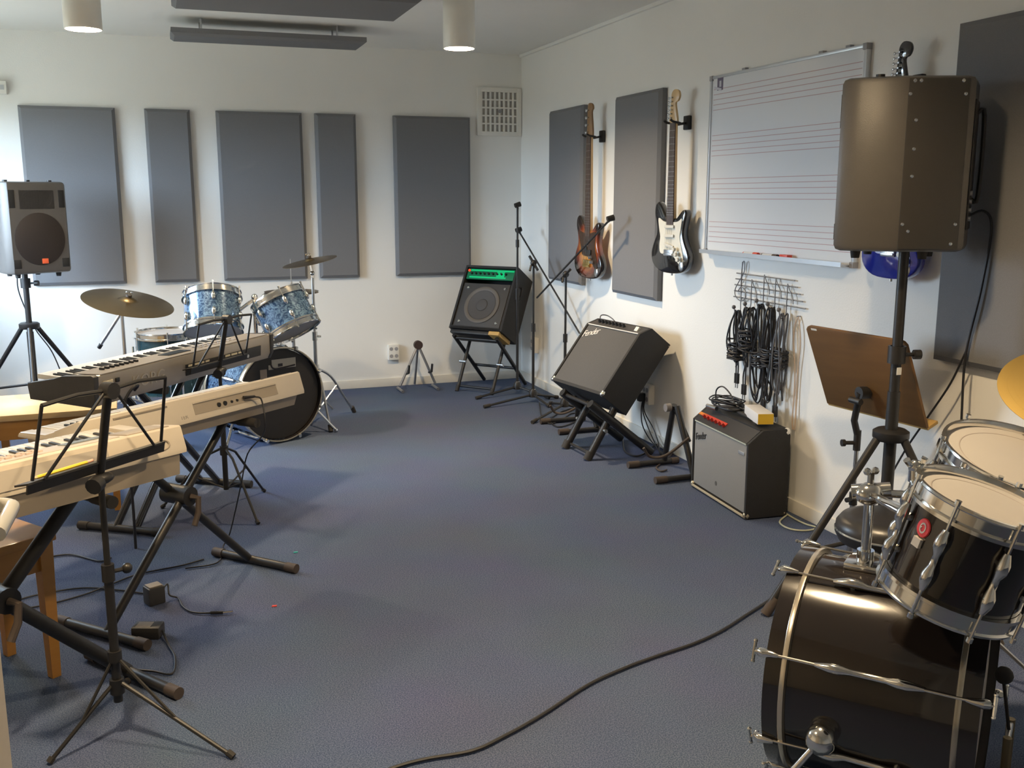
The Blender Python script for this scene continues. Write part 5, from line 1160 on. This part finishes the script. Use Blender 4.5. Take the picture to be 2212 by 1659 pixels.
floor_cable([(780, 1690), (850, 1659), (920, 1640), (1020, 1622), (1090, 1590), (1170, 1545), (1270, 1480), (1350, 1443), (1420, 1417), (1500, 1390), (1560, 1362), (1610, 1330), (1660, 1298), (1720, 1255)], 'long black cable snaking across the open carpet to the black drums', .0055)
floor_cable([(-60, 1225), (0, 1213), (70, 1209), (150, 1198), (215, 1212), (240, 1205)], 'black cable crossing the carpet behind the orange bench leg', .004)
floor_cable([(-40, 1335), (30, 1300), (90, 1283), (180, 1270), (260, 1275), (318, 1283)], 'black lead running to the upright power adapter', .0035)
floor_cable([(-50, 1310), (20, 1318), (100, 1306), (180, 1285), (240, 1262), (300, 1240), (390, 1222), (440, 1208)], 'thin dark cable running under the keyboard stands', .0035)
floor_cable([(1165, 870), (1172, 905), (1190, 915), (1215, 905), (1235, 893), (1260, 895), (1240, 912), (1205, 922), (1190, 905), (1225, 885), (1262, 882)], 'tangled black cable around the feet of the microphone stands', .0045)
floor_cable([(1345, 950), (1350, 975), (1370, 985), (1392, 980), (1415, 962), (1440, 955), (1462, 960)], 'black cable curving on the carpet behind the tilted amplifier', .0055)
floor_cable([(1440, 1015), (1428, 1018), (1418, 1010), (1432, 998), (1448, 985), (1456, 970)], 'brown-black cable at the foot of the tubular guitar stand', .005, BROWNRUB)
t = thing('mains_cable', 'black mains cables dropping from the wall socket behind the tilted amplifier', 'cable', (-.05, -2.3, .3))
b = W(t)
for k in range(3): b.bend([(-.045, -2.28-.012*k, .27), (-.06, -2.29-.02*k, .20), (-.055+.01*k, -2.30-.05*k, .11), (-.04, -2.36-.06*k, .04), (-.05-.02*k, -2.50-.05*k, .008), (-.09, -2.66-.03*k, .006)], .0038, n=6, seg=6)
obj('cable_run', b, CABLE, t)
obj('mains_plug', W(t).box((-.06, -2.283, .278), (.04, .04, .05), bev=.006), RUBBER, t)
for q, c, lab in (((638, 1193), (.03, .35, .35), 'tiny teal scrap on the carpet by the stand foot'), ((592, 1309), (.6, .05, .04), 'tiny red scrap on the open carpet')):
    p = at(*q, z=.002); o = obj('carpet_scrap', B().prism([(-.009, -.004), (.008, -.006), (.011, .003), (-.004, .006)], 0, .0025), mat('scrap_%d' % q[0], c, .6)); o.location = (p.x, p.y, .001); tag(o, lab, 'scrap')
